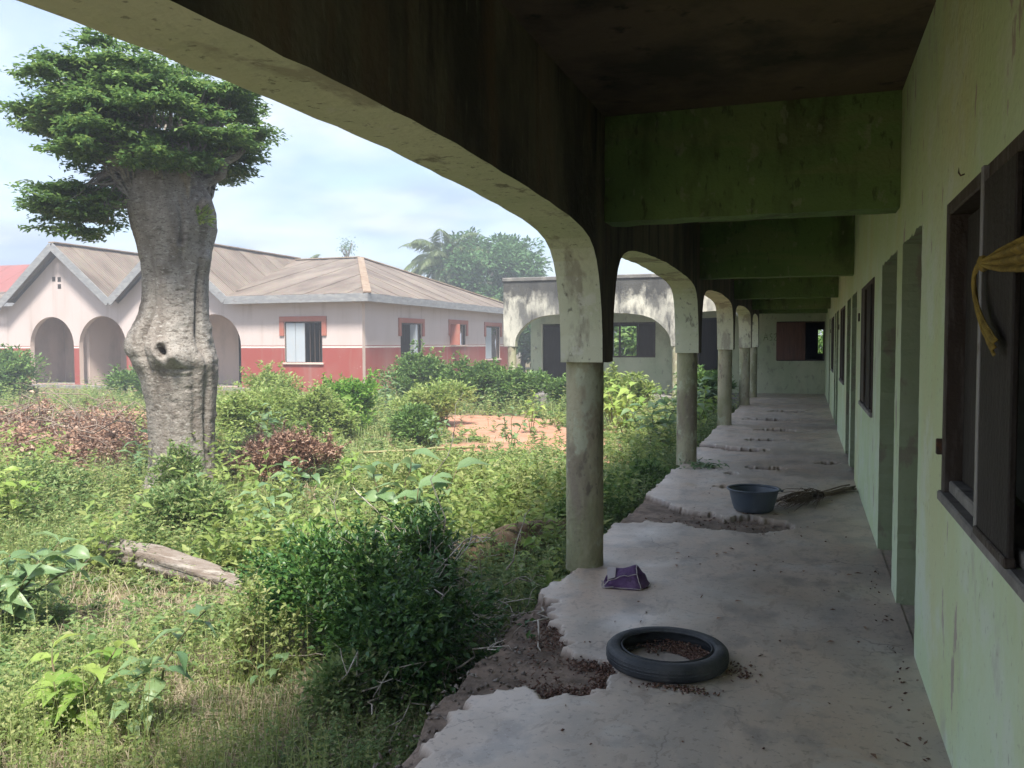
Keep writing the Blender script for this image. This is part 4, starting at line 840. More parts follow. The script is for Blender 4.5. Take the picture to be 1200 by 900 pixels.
# --- broad leaved saplings: every leaf a piece of its own
def big_leaf(ln, wd, name):
    ks = 7; t = np.linspace(0, 1, ks); hw = wd/2*np.array([.06, .72, 1.0, .95, .70, .32, .015])
    V = []; 
    for k in range(ks):
        zc = .16*ln*math.sin(t[k]*2.0)-.62*ln*t[k]**2; rip = .05*wd*math.sin(k*2.4)
        for s in (-1, -.5, 0, .5, 1): V.append((t[k]*ln, s*hw[k], zc+.32*hw[k]*abs(s)+rip*(abs(s) > .9)))
    F = [(k*5+j, (k+1)*5+j, (k+1)*5+j+1, k*5+j+1) for k in range(ks-1) for j in range(4)]
    return npmesh(name, V, F, True)
LEAF = {}
def sapling(name, label, loc, tips, leaf, mat, seed, per=7, cat='sapling', group=None, wr=.48, start=.3, whorl=0):
    """tips: end points of the stems relative to the base"""
    rg = np.random.default_rng(seed); x, y = loc; o = empty(name, (x, y, float(gz(x, y))), label, cat, group)
    key = (round(leaf, 2), wr, mat)
    if key not in LEAF:
        LEAF[key] = [big_leaf(leaf*s, leaf*s*wr, 'leaf') for s in (.7, .85, 1.0)]
        for me in LEAF[key]: me.materials.append(MT[mat])
    for tp in tips:
        p = branch_path((0, 0, 0), tp, rg, 8, .06, .03); g = Geo(); g.add(*tube(p, np.linspace(.009, .0035, 8)*(leaf/.2)**.5, 6)); g.build('stem', MT['stem'], o, True)
        for k in range(per):
            t = start+(1-start)*k/(per-1); q = t*7; i = min(6, int(q)); pos = p[i]+(p[i+1]-p[i])*(q-i)
            az = k*2.4+rg.normal(0, .35); el = rg.uniform(-.35, .35)+.35*t
            lo = bpy.data.objects.new('leaf', LEAF[key][rg.integers(0, 3)]); col.objects.link(lo); lo.parent = o
            lo.matrix_local = Matrix.Translation(Vector(pos)) @ Matrix.Rotation(az, 4, 'Z') @ Matrix.Rotation(-el, 4, 'Y') @ Matrix.Rotation(rg.normal(0, .35), 4, 'X')
    return o
sapling('broad_leaf_sapling', 'sapling with large drooping grey green leaves standing beside the fallen log', (-4.85, 3.95), [(.05, .1, .55), (.3, .25, .62), (-.25, -.05, .52), (.45, .35, .5), (.2, -.1, .42), (.35, .05, .55)], .22, 'big', 41, 13)
sapling('young_sapling', 'thin sapling with fresh broad leaves rising from the straw', (-3.25, 2.98), [(.22, .12, .46), (.02, -.05, .34), (-.15, .1, .42)], .20, 'big_y', 42, 9)
sapling('young_sapling', 'slender sapling with grey green leaves over dry grass near the veranda edge', (-3.0, 3.05), [(.34, .22, .62), (.15, .05, .4)], .17, 'big', 43, 11)
sapling('young_sapling', 'low broad leaved seedling at the foot of the glossy dark shrub', (-2.65, 3.75), [(.05, .05, .22), (-.1, 0, .18)], .12, 'big', 44, 5)
sapling('broad_leaf_sapling', 'sapling with pale grey green leaves rising behind the glossy dark shrub', (-3.05, 6.1), [(.05, .1, .98), (.4, .2, .86), (-.25, 0, .88), (.2, -.1, .75)], .27, 'big', 45, 9)
sapling('broad_leaf_sapling', 'sapling of broad leaves between the rotting log and first column', (-2.1, 6.5), [(.1, .1, .5), (-.15, .1, .45)], .15, 'big_y', 46, 7)
for k, (lb, lc, hh, lf, mt) in enumerate([('small sapling with broad leaves at the edge of the bare earth', (-4.6, 13.2), .75, .2, 'big'), ('pointed sapling in the middle of the yellow green weeds', (-5.9, 13.0), .7, .18, 'big'),
        ('lone sapling on the far side of the bare earth', (-5.4, 16.8), .8, .22, 'big_y'), ('leafy seedling beside the yellow pole', (-6.4, 10.3), .5, .18, 'big_y'),
        ('seedling with fresh leaves beside the dead brown bush', (-5.2, 9.0), .5, .2, 'big_y'), ('sapling with bright leaves in front of the bungalow porch beside the tree', (-10.9, 12.9), 1.0, .24, 'big_y'),
        ('broad leaved plant at the foot of the fallen log', (-4.3, 5.9), .45, .17, 'big'), ('broad leaved plant under the tree trunk', (-5.6, 6.7), .55, .17, 'big')]):
    sapling('seedling', lb, lc, [(.05, .05, hh), (.2, .1, hh*.75), (-.15, .1, hh*.8)], lf, mt, 50+k, 7)
for k, (lb, lc, hh, lf, mt) in enumerate([('broad leaved weed between the fallen log and brush heap', (-7.3, 6.2), .6, .19, 'big_y'), ('pale broad leaved weed beside the tree foot', (-7.6, 8.3), .75, .2, 'big'), ('grey green broad weed behind the fallen log', (-4.7, 6.6), .55, .18, 'big'),
        ('fresh broad leaved weed between log and glossy shrub', (-3.7, 5.9), .45, .17, 'big_y'), ('broad leaved weed under the dead brown bush', (-5.5, 8.3), .5, .19, 'big'), ('leafy weed right against the plinth behind the glossy shrub', (-1.95, 5.9), .42, .14, 'big_y'),
        ('tall leafy weed behind the dead brown bush', (-7.4, 11.0), .8, .21, 'big_y'), ('broad leaved weed at the foot of the round bright bush', (-8.2, 14.2), .8, .22, 'big_y'), ('broad leaved weed before the pale feathery bush', (-8.4, 11.9), .85, .22, 'big'),
        ('leafy weed before the spreading dark shrubs', (-8.6, 19.3), .95, .26, 'big_y'), ('grey green weed beside the spreading dark shrubs', (-9.8, 19.0), 1.0, .26, 'big')]):
    sapling('broad_leaf_weed', lb, lc, [(.05, .05, hh), (.25, .1, hh*.8), (-.2, .1, hh*.85), (0, -.2, hh*.7)], lf, mt, 150+k, 8, cat='weed')
for k, (lb, lc, hh, mt) in enumerate([('lush broad leaved plant seen between the first and second columns', (-3.1, 15.2), 1.05, 'big_y'), ('pale broad leaved plant under the wide wing arch', (-3.9, 17.6), 1.15, 'big_y'),
        ('broad leaved plant beside the second veranda column', (-2.3, 13.2), .95, 'big'), ('dark broad leaved plant behind the second veranda column', (-2.2, 15.4), 1.05, 'big'),
        ('broad leaved plant leaning over the veranda edge at the third column', (-1.95, 16.9), .95, 'big_y'), ('dark broad leaved plant between the third and fourth columns', (-2.3, 19.0), 1.0, 'big')]):
    sapling('courtyard_plant', lb, lc, [(.1, 0, hh), (.35, .2, hh*.85), (-.35, .1, hh*.9), (.1, -.3, hh*.8), (-.1, .35, hh*.75)], .30, mt, 70+k, 9, cat='plant', wr=.5)

# --- the big pruned tree
TX, TY = -6.85, 8.07; RV = np.array([math.cos(YAW), math.sin(YAW), 0]); DV = np.array([-math.sin(YAW), math.cos(YAW), 0])
T = empty('pollarded_tree', (TX, TY, GZ), 'thick grey trunked tree with a lopped top and dense layered crown', 'tree')
PF = [(620, 170, 262), (590, 174, 256), (540, 178, 252), (500, 177, 252), (470, 175, 254), (440, 168, 257), (420, 158, 257), (405, 151, 253), (390, 156, 250), (370, 168, 248), (350, 174, 247), (320, 174, 248), (295, 170, 252), (270, 164, 259), (250, 161, 258), (232, 158, 252), (215, 156, 246), (195, 160, 240), (170, 172, 232)]
zz = np.array([1.5+(402-p[0])/100.0-GZ for p in PF]); cx = np.array([((p[1]+p[2])/2-214)/100.0 for p in PF]); rr_ = np.array([(p[2]-p[1])/206.0 for p in PF])
nr, na = 220, 170; z = np.linspace(-.1, zz[-1], nr); c = np.interp(z, zz, cx); r = np.interp(z, zz, rr_)
for _ in range(3): c[1:-1] = (c[:-2]+c[1:-1]*2+c[2:])/4; r[1:-1] = (r[:-2]+r[1:-1]*2+r[2:])/4
r = r*(1+.35*np.exp(-(z-.1)/.18))
th = np.arange(na)*2*math.pi/na; TH, ZZ = np.meshgrid(th, z)      # th 0 = camera right, -pi/2 = toward the camera
def bump(t0, z0, amp, st, sz):
    d = (TH-t0+math.pi) % (2*math.pi)-math.pi; return amp*np.exp(-(d/st)**2-((ZZ-z0)/sz)**2)
rad = r[:, None]*np.ones_like(TH)
F0 = -1.2
rad += bump(F0-.1, 1.70, .10, .42, .16)-bump(F0-.20, 1.77, .24, .085, .055)+bump(F0-.05, 1.72, .075, .10, .06)+bump(F0-.34, 1.76, .05, .08, .09)+bump(F0-.18, 1.88, .04, .16, .035)-bump(F0-.1, 1.57, .035, .4, .025)-bump(F0-.05, 1.50, .02, .35, .018)
rad += bump(F0+.75, 1.65, .07, .22, .16)-bump(F0+.72, 2.1, .13, .09, .5)-bump(F0-.72, 1.95, .11, .10, .35)-bump(F0+.82, .9, .08, .1, .7)-bump(F0+.15, 3.15, .06, .06, .28)
rad += bump(F0+.1, 2.98, .07, .18, .09)-bump(F0+.1, 3.0, .09, .07, .045)+bump(F0+.9, 2.8, .07, .3, .14)-bump(F0+.35, 1.0, .03, .1, .7)-bump(F0-.45, .8, .03, .1, .6)
for z0, t0 in ((2.27, -.1), (2.45, .15), (2.05, .3), (2.62, -.2), (1.35, .2), (2.33, .45), (1.2, -.25)): rad -= bump(F0+t0, z0, .018, .16, .014)
rb = np.random.default_rng(5)
for _ in range(34): rad += bump(F0+rb.uniform(-1.5, 1.5), rb.uniform(.5, 3.3), rb.choice([-1, 1])*rb.uniform(.006, .02), rb.uniform(.05, .2), rb.uniform(.012, .08))
rad *= 1+.05*(fbm(np.cos(TH)*2.2+9, ZZ*1.6+np.sin(TH)*2, 77)-.47)*2+.02*(vn(np.cos(TH)*7+np.sin(TH)*4, ZZ*30, 78)-.5)+.02*(fbm(np.cos(TH)*9, ZZ*3+np.sin(TH)*9, 79)-.47)
rad[:, -1] = rad[:, -1]
sq = .92
pos = np.array([0, 0, 0])+RV*(c[:, None]+rad*np.cos(TH))[..., None]+DV*(rad*sq*np.sin(TH))[..., None]+UPV*ZZ[..., None]
V = np.concatenate([pos.reshape(-1, 3), [RV*c[-1]+UPV*(z[-1]+.05)]]); F = []
i = np.arange(nr-1)[:, None]*na; j = np.arange(na)[None]
F = np.concatenate([np.stack([(i+j).ravel(), (i+(j+1) % na).ravel(), (i+na+(j+1) % na).ravel()], 1), np.stack([(i+j).ravel(), (i+na+(j+1) % na).ravel(), (i+na+j).ravel()], 1), np.stack([(nr-1)*na+j[0], (nr-1)*na+(j[0]+1) % na, np.full(na, nr*na)], 1)])
Geo().add(V, F).build('trunk', MT['bark'], T, True)
rg = np.random.default_rng(91)
def tl(u, d, z_): return RV*u+DV*d+UPV*(z_-GZ)
# crown: layered pads
pads = []
for k in range(150):
    for _ in range(200):
        u = rg.uniform(-1.35, 1.1); d = rg.uniform(-1.25, 1.25); zz_ = rg.uniform(2.7, 4.95)
        e = ((u+.34)/(1.06 if zz_ < 4.3 else .94))**2+(d/1.05)**2+((zz_-3.95)/(.98 if zz_ > 3.95 else .62))**2+.9*(vn(u*2.3+4, zz_*3.0, 5)-.5)
        lobe = ((u+.88)/.36)**2+(d/.6)**2+((zz_-3.05)/.5)**2
        rl = ((u-.42)/.5)**2+(d/.7)**2+((zz_-3.6)/.3)**2
        if (.2 < e < 1.0) or lobe < 1 or rl < 1: break
    if abs(u) < .5 and zz_ < 3.48: continue
    pads.append((u, d, round(zz_/.25)*.25+.05*math.sin(u*3+d*2)+rg.normal(0, .03)))
limbs = Geo()
for k, (u, d, zz_) in enumerate(pads):
    a = tl(np.sign(u)*min(abs(u), .28)+rg.normal(-.05, .06), np.clip(d, -.25, .25), rg.uniform(3.0, 3.55)); b = tl(u, d, zz_)
    limbs.add(*tube(branch_path(a, b, rg, 7, .10, .04), np.linspace(.022 if k % 9 else .07, .006, 7), 6, False))
limbs.add(*tube(branch_path(tl(-.12, 0, 2.35), tl(-.70, -.1, 3.6), rg, 9, 0, .02), np.linspace(.12, .06, 9), 14))
limbs.add(*tube(branch_path(tl(.30, -.2, 2.95), tl(.46, -.3, 3.12), rg, 4, 0, .0), np.linspace(.07, .05, 4), 10))
for (u, d, zz_, rr0) in ((-.75, -.5, 4.0, .13), (-.2, -.35, 4.5, .12), (.45, -.4, 4.0, .12), (.3, .5, 4.3, .13), (-.6, .5, 4.2, .12), (.75, .1, 3.75, .10)):
    limbs.add(*tube(branch_path(tl(u*.22-.1, d*.3, 2.95), tl(u, d, zz_), rg, 9, .05, .04), np.linspace(rr0, .03, 9), 10))
limbs.build('limbs', MT['bark'], T, True)
PP, DD = [], []
for (u, d, zz_) in pads:
    c0 = tl(u, d, zz_); out_ = norm(c0-tl(-.3, 0, 3.4)); out_[2] *= .25; out_ = norm(out_)
    for s in range(rg.integers(4, 10)):
        az = math.atan2(out_[1], out_[0])+rg.normal(0, 1.15); ln = rg.uniform(.2, .52); dr_ = np.array([math.cos(az), math.sin(az), rg.normal(.02, .09)])
        n = 95; t = rg.random(n)**.8; p = c0+dr_*(t*ln)[:, None]+rg.normal(0, .05, (n, 3))*np.array([1, 1, .42])
        PP.append(p); DD.append(dr_*.7+rg.normal(0, .6, (n, 3))*np.array([1, 1, .45]))
PP = np.concatenate(PP); DD = np.concatenate(DD); Ln = rg.uniform(.04, .085, len(PP))
V, F = leaf_tris(PP, DD, Ln, Ln*.55, .15, .1, rg.normal(0, .35, len(PP)))
Geo().add(V, F).build('crown', MT['crown'], T)
# a tuft of young shoots on the trunk side
g = Geo(); n = 60; az = rg.uniform(-.9, 1.3, n); el = rg.uniform(-.3, 1.1, n)
D = RV*(np.cos(az)*np.cos(el))[:, None]-DV*(np.sin(az)*np.cos(el)+.3)[:, None]+UPV*np.sin(el)[:, None]
P = tl(.36, -.3, 2.86)+D*rg.uniform(.0, .16, n)[:, None]; g.add(*leaf_tris(P, D, rg.uniform(.07, .13, n), .035, .2, .2)); g.build('shoots', MT['shrub_pale'], T)

# --- trees beyond
def far_tree(name, label, loc, rx, ry, z0, z1, trunk_r, mat, npad, nleaf, ll, seed):
    rg = np.random.default_rng(seed); o = empty(name, (*loc, GZ), label, 'tree')
    C = []; zc, rz = (z0+z1)/2, (z1-z0)/2
    while len(C) < npad:
        p = rg.uniform(-1, 1, 3); q = np.linalg.norm(p)
        if .45 < q < 1: 
            lump = .82+.3*vn(p[0]*2.5+seed, p[1]*2.5+p[2]*2); C.append(np.array([p[0]*rx*lump, p[1]*ry*lump, zc-GZ+p[2]*rz*lump]))
    C = np.array(C); g = Geo()
    g.add(*tube(branch_path((0, 0, -.2), (0, 0, zc-GZ), rg, 7, 0, .02), np.linspace(trunk_r, trunk_r*.5, 7), 10)); g.build('trunk', MT['bark'], o, True)
    g = Geo()
    for c_ in C[:50]: g.add(*tube(branch_path((0, 0, (z0-GZ)*rg.uniform(.7, 1.1)), c_, rg, 5, .05), np.linspace(trunk_r*.35, .02, 5), 5, False))
    g.build('limbs', MT['bark'], o)
    ci = rg.integers(0, npad, npad*nleaf); off = norm(rg.normal(0, 1, (len(ci), 3)))*(rg.random(len(ci))**.4)[:, None]*rx*.24*np.array([1, 1, .7])
    Ln = ll*rg.uniform(.6, 1.3, len(ci)); V, F = leaf_tris(C[ci]+off, off+rg.normal(0, .1, off.shape), Ln, Ln*.6, .2, .1, rg.normal(0, .6, len(ci)))
    Geo().add(V, F).build('crown', mat, o); return o
far_tree('mango_tree', 'big round topped dark green tree rising behind the bungalow and end wing', (-20.6, 55), 4.1, 4.2, 2.6, 9.0, .45, MT['far_crown'], 150, 150, .32, 61)
far_tree('distant_tree', 'lower dense tree filling the gap behind the end wing', (-13.5, 48), 3.4, 3, .0, 4.4, .3, MT['far_crown'], 110, 110, .3, 62)
far_tree('distant_tree', 'dark bushy tree growing behind the end wing rooms', (-5.5, 36), 3.6, 2.5, -.2, 3.0, .2, MT['shrub_mid'], 100, 110, .26, 63)
far_tree('distant_tree', 'leafy bush seen through the far veranda window', (.8, 36), 1.8, 1.5, -.2, 1.9, .12, MT['shrub_mid'], 70, 90, .2, 64)
def palm(name, label, loc, ztop, nf, fl, mat, seed, trunk_r=.16, blade=None, droop=1.0):
    rg = np.random.default_rng(seed); o = empty(name, (*loc, GZ), label, 'palm'); zt = ztop-GZ
    g = Geo(); g.add(*tube(branch_path((0, 0, -.2), (.15, 0, zt), rg, 9, 0, .015), np.linspace(trunk_r*1.25, trunk_r*.8, 9), 10)); g.build('trunk', MT['bark'], o, True)
    for k in range(nf):
        az = k*2.4+rg.normal(0, .2); e0 = 1.25-1.55*(k/nf)+rg.normal(0, .1); n = 16; t = np.linspace(0, 1, n); ln = fl*rg.uniform(.8, 1.1)
        el = e0-droop*1.6*t**1.3; st = ln/n; hx = np.cumsum(np.cos(el))*st; hz = np.cumsum(np.sin(el))*st
        p = np.stack([.15+np.cos(az)*hx, np.sin(az)*hx, zt+hz], 1); g = Geo(); g.add(*tube(p, np.linspace(.03, .008, n), 4, False))
        m_ = 44 if blade is None else 10; tt = np.linspace(.12, 1, m_); q = np.stack([np.interp(tt, t, p[:, i]) for i in range(3)], 1); tg = norm(np.gradient(q, axis=0)); sd_ = norm(np.cross(tg, UPV))
        for s in (-1, 1):
            D = sd_*s*.85+tg*.55-UPV*(.35+rg.random(m_)*.35)[:, None]
            Lq = ln*.26*np.sin(np.clip(tt*1.1, 0, 1)*math.pi*.85+.35)*rg.uniform(.8, 1.1, m_); g.add(*leaf_tris(q, D, Lq if blade is None else Lq*.8, .05 if blade is None else blade, .15, .2))
        g.build('frond', mat, o)
    return o
palm('coconut_palm', 'coconut palm with drooping feathery fronds beside the big round tree', (-23.3, 53), 6.9, 26, 4.0, MT['palm'], 65)
palm('coconut_palm', 'small palm top just showing above the bungalow ridge', (-35.8, 56), 7.2, 9, 1.8, MT['palm'], 66)
palm('plantain', 'plantain with broad pale leaves between bungalow and end wing', (-17.3, 47.5), 3.0, 9, 2.4, MT['shrub_pale'], 67, .14, .45, .7)
palm('plantain', 'second plantain with broad leaves behind the end wing corner', (-15.9, 47.8), 2.6, 8, 2.2, MT['shrub_pale'], 68, .14, .42, .7)
o = empty('bare_tree', (-32.5, 56, GZ), 'bare forked treetop poking up behind the bungalow ridge', 'tree'); g = Geo(); rg = np.random.default_rng(69)
g.add(*tube(branch_path((0, 0, 0), (.2, 0, 8.4), rg, 8, 0, .02), np.linspace(.2, .07, 8), 8))
for e in ((.7, 0, 9.3), (-.3, .2, 9.0), (.2, -.2, 9.1)): g.add(*tube(branch_path((.2, 0, 8.0), e, rg, 5, 0, .08), np.linspace(.1, .03, 5), 6))
g.build('trunk', MT['bark'], o, True); n = 250; P = np.array([.3, 0, 9.0])+rg.normal(0, .32, (n, 3)); g = Geo(); g.add(*leaf_tris(P, rg.normal(0, 1, (n, 3)), .16, .08)); g.build('crown', MT['far_crown'], o)

# --- logs and pole
def log(name, label, path, rad, mat, cat, seed, flutes=5):
    rg = np.random.default_rng(seed); P = np.asarray(path, float); k = 40; t = np.linspace(0, 1, k); tp = np.linspace(0, 1, len(P))
    Q = np.stack([np.interp(t, tp, P[:, i]) for i in range(3)], 1)
    for _ in range(4): Q[1:-1] = (Q[:-2]+2*Q[1:-1]+Q[2:])/4
    n = 26; Tn = norm(np.gradient(Q, axis=0)); A = norm(np.cross(Tn, UPV)); Bv = np.cross(A, Tn); th = np.arange(n)*2*math.pi/n
    R_ = np.interp(t, np.linspace(0, 1, len(rad)), rad)[:, None]*(1+.13*np.sin(th[None]*flutes+t[:, None]*3+seed)+.06*np.sin(th[None]*(flutes*2+3)-t[:, None]*4)+.35*(fbm(th[None]*1.3+seed, t[:, None]*7, seed)-.47)+.08*(vn(th[None]*5, t[:, None]*12, seed)-.5))
    V = (Q[:, None]+R_[..., None]*(A[:, None]*np.cos(th)[None, :, None]+Bv[:, None]*np.sin(th)[None, :, None])).reshape(-1, 3)
    F = [(i*n+j, i*n+(j+1) % n, (i+1)*n+(j+1) % n, (i+1)*n+j) for i in range(k-1) for j in range(n)]
    V = np.concatenate([V, Q[:1], Q[-1:]]); F = [tuple(f[a] for a in s) for f in F for s in ((0, 1, 2), (0, 2, 3))]+[(k*n, (j+1) % n, j) for j in range(n)]+[(k*n+1, (k-1)*n+j, (k-1)*n+(j+1) % n) for j in range(n)]
    return tag(link(name, npmesh(name, V, F, True), mat), label, cat)
log('fallen_log', 'bleached grooved log lying among weeds in front of the tree', [(-5.45, 5.50, -.19), (-4.9, 5.46, -.22), (-4.4, 5.38, -.27), (-4.05, 5.34, -.32), (-3.75, 5.30, -.37)], [.092, .098, .088, .072, .04], MT['log'], 'log', 4)
log('rotting_log', 'brown rotting log behind the glossy shrub near the first column', [(-2.75, 5.75, -.2), (-2.45, 6.15, -.18), (-2.25, 6.8, -.17), (-1.95, 7.6, -.18)], [.10, .15, .13, .09], MT['darklog'], 'log', 7, 3)
g = Geo(); p = branch_path((-6.35, 11.45, -.15), (-4.9, 12.4, -.12), np.random.default_rng(3), 14, 0, .004); g.add(*tube(p, .020+.004*(np.arange(14) % 3 == 0), 8)); tag(g.build('bamboo_pole', MT['bamboo'], None, True), 'thin yellow bamboo pole lying across the courtyard weeds', 'pole')

# ================================================================== things on the veranda
# tyre
ty = empty('old_tyre', (-.605, 3.965, 0), 'worn black tyre lying flat on the cement floor with husks inside', 'tyre')
ty.rotation_euler = (math.radians(0), 0, 0)
sec = []
for a in np.linspace(-2.45, 2.45, 25):       # open section: bead, sidewall, tread, sidewall, bead
    cr, sr = math.cos(a), math.sin(a); sec.append((.246+.037*np.sign(cr)*abs(cr)**.7, .043+.042*np.sign(sr)*abs(sr)**.75))
inner = [(.246+(q[0]-.246)*.8, .043+(q[1]-.043)*.82) for q in sec][::-1]
V, F = lathe(sec+inner, 72, True); link('carcass', npmesh('carcass', V, F, True), MT['tyre'], ty)
for zg in (.022, .036, .050, .064):          # worn tread ribs, broken into short lugs
    g = Geo()
    for q_ in range(48):
        t0 = q_*2*math.pi/48+zg*9; ts = np.linspace(t0, t0+.105, 4); ro = .283-.0035*(abs(zg-.043)/.021)**2
        V = np.array([(rr0*math.cos(t), rr0*math.sin(t), z_) for t in ts for rr0, z_ in ((ro-.004, zg-.0055), (ro+.0015, zg-.0045), (ro+.0015, zg+.0045), (ro-.004, zg+.0055))])
        F = [(i*4+j, (i+1)*4+j, (i+1)*4+j+1, i*4+j+1) for i in range(3) for j in range(3)]; g.add(V, F)
    g.build('tread_rib', MT['tyre'], ty)
for zg in (.009, .077):
    V, F = lathe([(.208, zg-.006), (.203, zg), (.208, zg+.006), (.214, zg)], 60, True); link('bead', npmesh('bead', V, F, True), MT['tyre'], ty)
# basin
ba = empty('plastic_basin', (-.435, 7.83, 0), 'round slate blue plastic basin standing on the veranda floor', 'basin')
pr = [(0, .004), (.13, .004), (.15, .006), (.17, .022), (.185, .07), (.2, .13), (.212, .188), (.216, .196)]
pin = [(.209, .190), (.197, .13), (.181, .072), (.165, .028), (.145, .014), (0, .012)]
V, F = lathe(pr+pin, 56); link('bowl', npmesh('bowl', V, F, True), MT['basin'], ba)
V, F = lathe([(.209, .190), (.2165, .190), (.232, .196), (.236, .203), (.232, .208), (.214, .208), (.2085, .203)], 56, True); link('rim', npmesh('rim', V, F, True), MT['basin'], ba)
box('lug', (.228, -.02, .186), (.255, .02, .2), MT['basin'], ba, .005)
# broom
rg = np.random.default_rng(81)
br_ = empty('stick_broom', (.2, 8.5, 0), 'dry stick broom lying on the floor behind the basin', 'broom')
a = np.array([.24, .72, .03]); b = np.array([-.06, .1, .045]); g = Geo()
for k in range(16):
    o_ = rg.normal(0, .014, 3); g.add(*tube(branch_path(a+o_+rg.normal(0, .03, 3)*(1, 1, 0), b+o_, rg, 4, 0, .01), .008, 5))
g.build('handle', MT['darklog'], br_)
g = Geo()
for k in range(150):
    o_ = rg.normal(0, .014, 3); e = b+np.array([-.33, -.62, -.02])*rg.uniform(.4, 1.05)+np.array([rg.normal(0, .10), rg.normal(0, .07), abs(rg.normal(0, .03))]); e[2] = max(.005, e[2]-.02)
    g.add(*tube(branch_path(b+o_, e, rg, 5, .06, .03), np.linspace(.004, .0018, 5), 3, False))
g.build('bristles', MT['darklog'], br_)
g = Geo(); V, F = lathe([(.03, -.012), (.036, -.012), (.036, .012), (.03, .012)], 14, True); mq = Vector(b-a).to_track_quat('Z', 'Y').to_matrix(); V = V @ np.array(mq).T+b; g.add(V, F); g.build('binding', MT['rust'], br_)
# purple pouch
pu = empty('purple_bag', (-1.03, 5.13, 0), 'crumpled purple nylon bag with pale piping lying beside the first column', 'bag', rz=YAW)
q = dict(A=(-.155, -.035, .004), B=(.075, -.085, .004), C=(.15, .03, .02), D=(.065, .055, .125), E=(-.11, .07, .095), F=(.055, -.04, .088), G=(-.12, -.03, .045), H=(-.14, .12, .004), I=(.1, .12, .004))
me = bpy.data.meshes.new('shell'); bm = bmesh.new(); vv = {k: bm.verts.new(p) for k, p in q.items()}
for f in ('ABFG', 'GFDE', 'BCDF', 'CIHED', 'AHIB'+'' if False else 'AHI'): bm.faces.new([vv[k] for k in f])
bm.faces.new([vv[k] for k in 'AIB']); bm.faces.new([vv[k] for k in 'BIC'])
bmesh.ops.triangulate(bm, faces=bm.faces[:]); bmesh.ops.subdivide_edges(bm, edges=bm.edges[:], cuts=7, use_grid_fill=True)
for v_ in bm.verts:
    if v_.co.z > .008:
        n1 = float(fbm(v_.co.x*28, v_.co.y*28+v_.co.z*31, 5)-.47); n2 = float(fbm(v_.co.y*30+4, v_.co.z*30, 9)-.47)
        v_.co += Vector((n2*.055, n1*.06, n1*.05))
for _ in range(2): bmesh.ops.smooth_vert(bm, verts=bm.verts[:], factor=.5, use_axis_x=True, use_axis_y=True, use_axis_z=True)
for f in bm.faces: f.smooth = True
bmesh.ops.recalc_face_normals(bm, faces=bm.faces[:]); bm.to_mesh(me); bm.free(); sh = link('shell', me, MT['purple'], pu)
md = sh.modifiers.new('thick', 'SOLIDIFY'); md.thickness = .004; md.offset = 1
for pth in ('AB', 'BF', 'FG', 'GA', 'AH', 'EG', 'FD'):
    a, b = np.array(q[pth[0]]), np.array(q[pth[1]]); p = branch_path(a, b, rg, 8, .02, .02); p[:, 2] = np.maximum(p[:, 2], .006)
    V, F = tube(p+np.array([0, -.002, .003]), .0032, 6); link('piping', npmesh('piping', V, F, True), MT['piping'], pu)
V = np.array([q['G'], q['E'], (-.06, .05, .10), (-.075, -.035, .06)])+np.array([-.002, -.006, .012]); link('pale_patch', npmesh('pale_patch', V, [(0, 3, 2, 1)]), MT['piping'], pu)
# rag tied to the shutter
ra = empty('tied_rag', (.462, 2.70, 1.72), 'mustard yellow rag knotted round the shutter edge of the near window', 'rag')
def cloth_strip(pts, wid, name, seed, nu=25, folds=4, amp=.010):
    P = np.array(pts, float); k = 40; t = np.linspace(0, 1, k); Q = np.stack([np.interp(t, np.linspace(0, 1, len(P)), P[:, i]) for i in range(3)], 1)
    for _ in range(6): Q[1:-1] = (Q[:-2]+2*Q[1:-1]+Q[2:])/4
    W_ = np.interp(t, np.linspace(0, 1, len(wid)), wid); Tn = norm(np.gradient(Q, axis=0)); S = norm(np.cross(Tn, np.array([1., 0, 0]))); sv_ = np.linspace(-.5, .5, nu)
    edge_ = 1+.12*(vn(t*6, t*0, seed)-.5)
    lat = (W_*edge_)[:, None]*sv_[None]; dep = amp*np.sin(sv_[None]*folds*6.283+seed+1.2*np.sin(t[:, None]*3))*np.clip(W_[:, None]/.05, .4, 1.6)+.012*(fbm(t[:, None]*5+seed, sv_[None]*3, seed)-.47)
    V = Q[:, None]+S[:, None]*lat[..., None]+np.array([-1., 0, 0])*dep[..., None]
    F = [(i*nu+j, i*nu+j+1, (i+1)*nu+j+1, (i+1)*nu+j) for i in range(k-1) for j in range(nu-1)]
    ob = link(name, npmesh(name, V.reshape(-1, 3), F, True), MT['rag'], ra); m_ = ob.modifiers.new('thick', 'SOLIDIFY'); m_.thickness = .003; return ob
V, F = lathe([(0, -.024), (.012, -.021), (.02, -.009), (.021, .006), (.014, .019), (0, .023)], 18); V = V*(1+.35*(fbm(V[:, 0]*70, V[:, 2]*70+V[:, 1]*50, 3)-.47))[:, None]*(.8, 1, 1)+np.array([-.006, -.045, -.004]); link('knot', npmesh('knot', V, F, True), MT['rag'], ra)
cloth_strip([(-.008, -.03, .0), (-.014, .03, -.015), (-.016, .045, -.04), (-.014, .02, -.10), (-.012, -.05, -.155), (-.01, -.14, -.20), (-.008, -.24, -.235)], [.02, .03, .036, .04, .042, .045, .05], 'hanging_end', 4, folds=2.5, amp=.004)
cloth_strip([(-.010, -.035, .0), (-.014, -.15, -.008), (-.018, -.35, -.02), (-.02, -.6, -.03), (-.018, -.9, -.035)], [.016, .034, .055, .075, .085], 'spread_end', 9, folds=3, amp=.005)
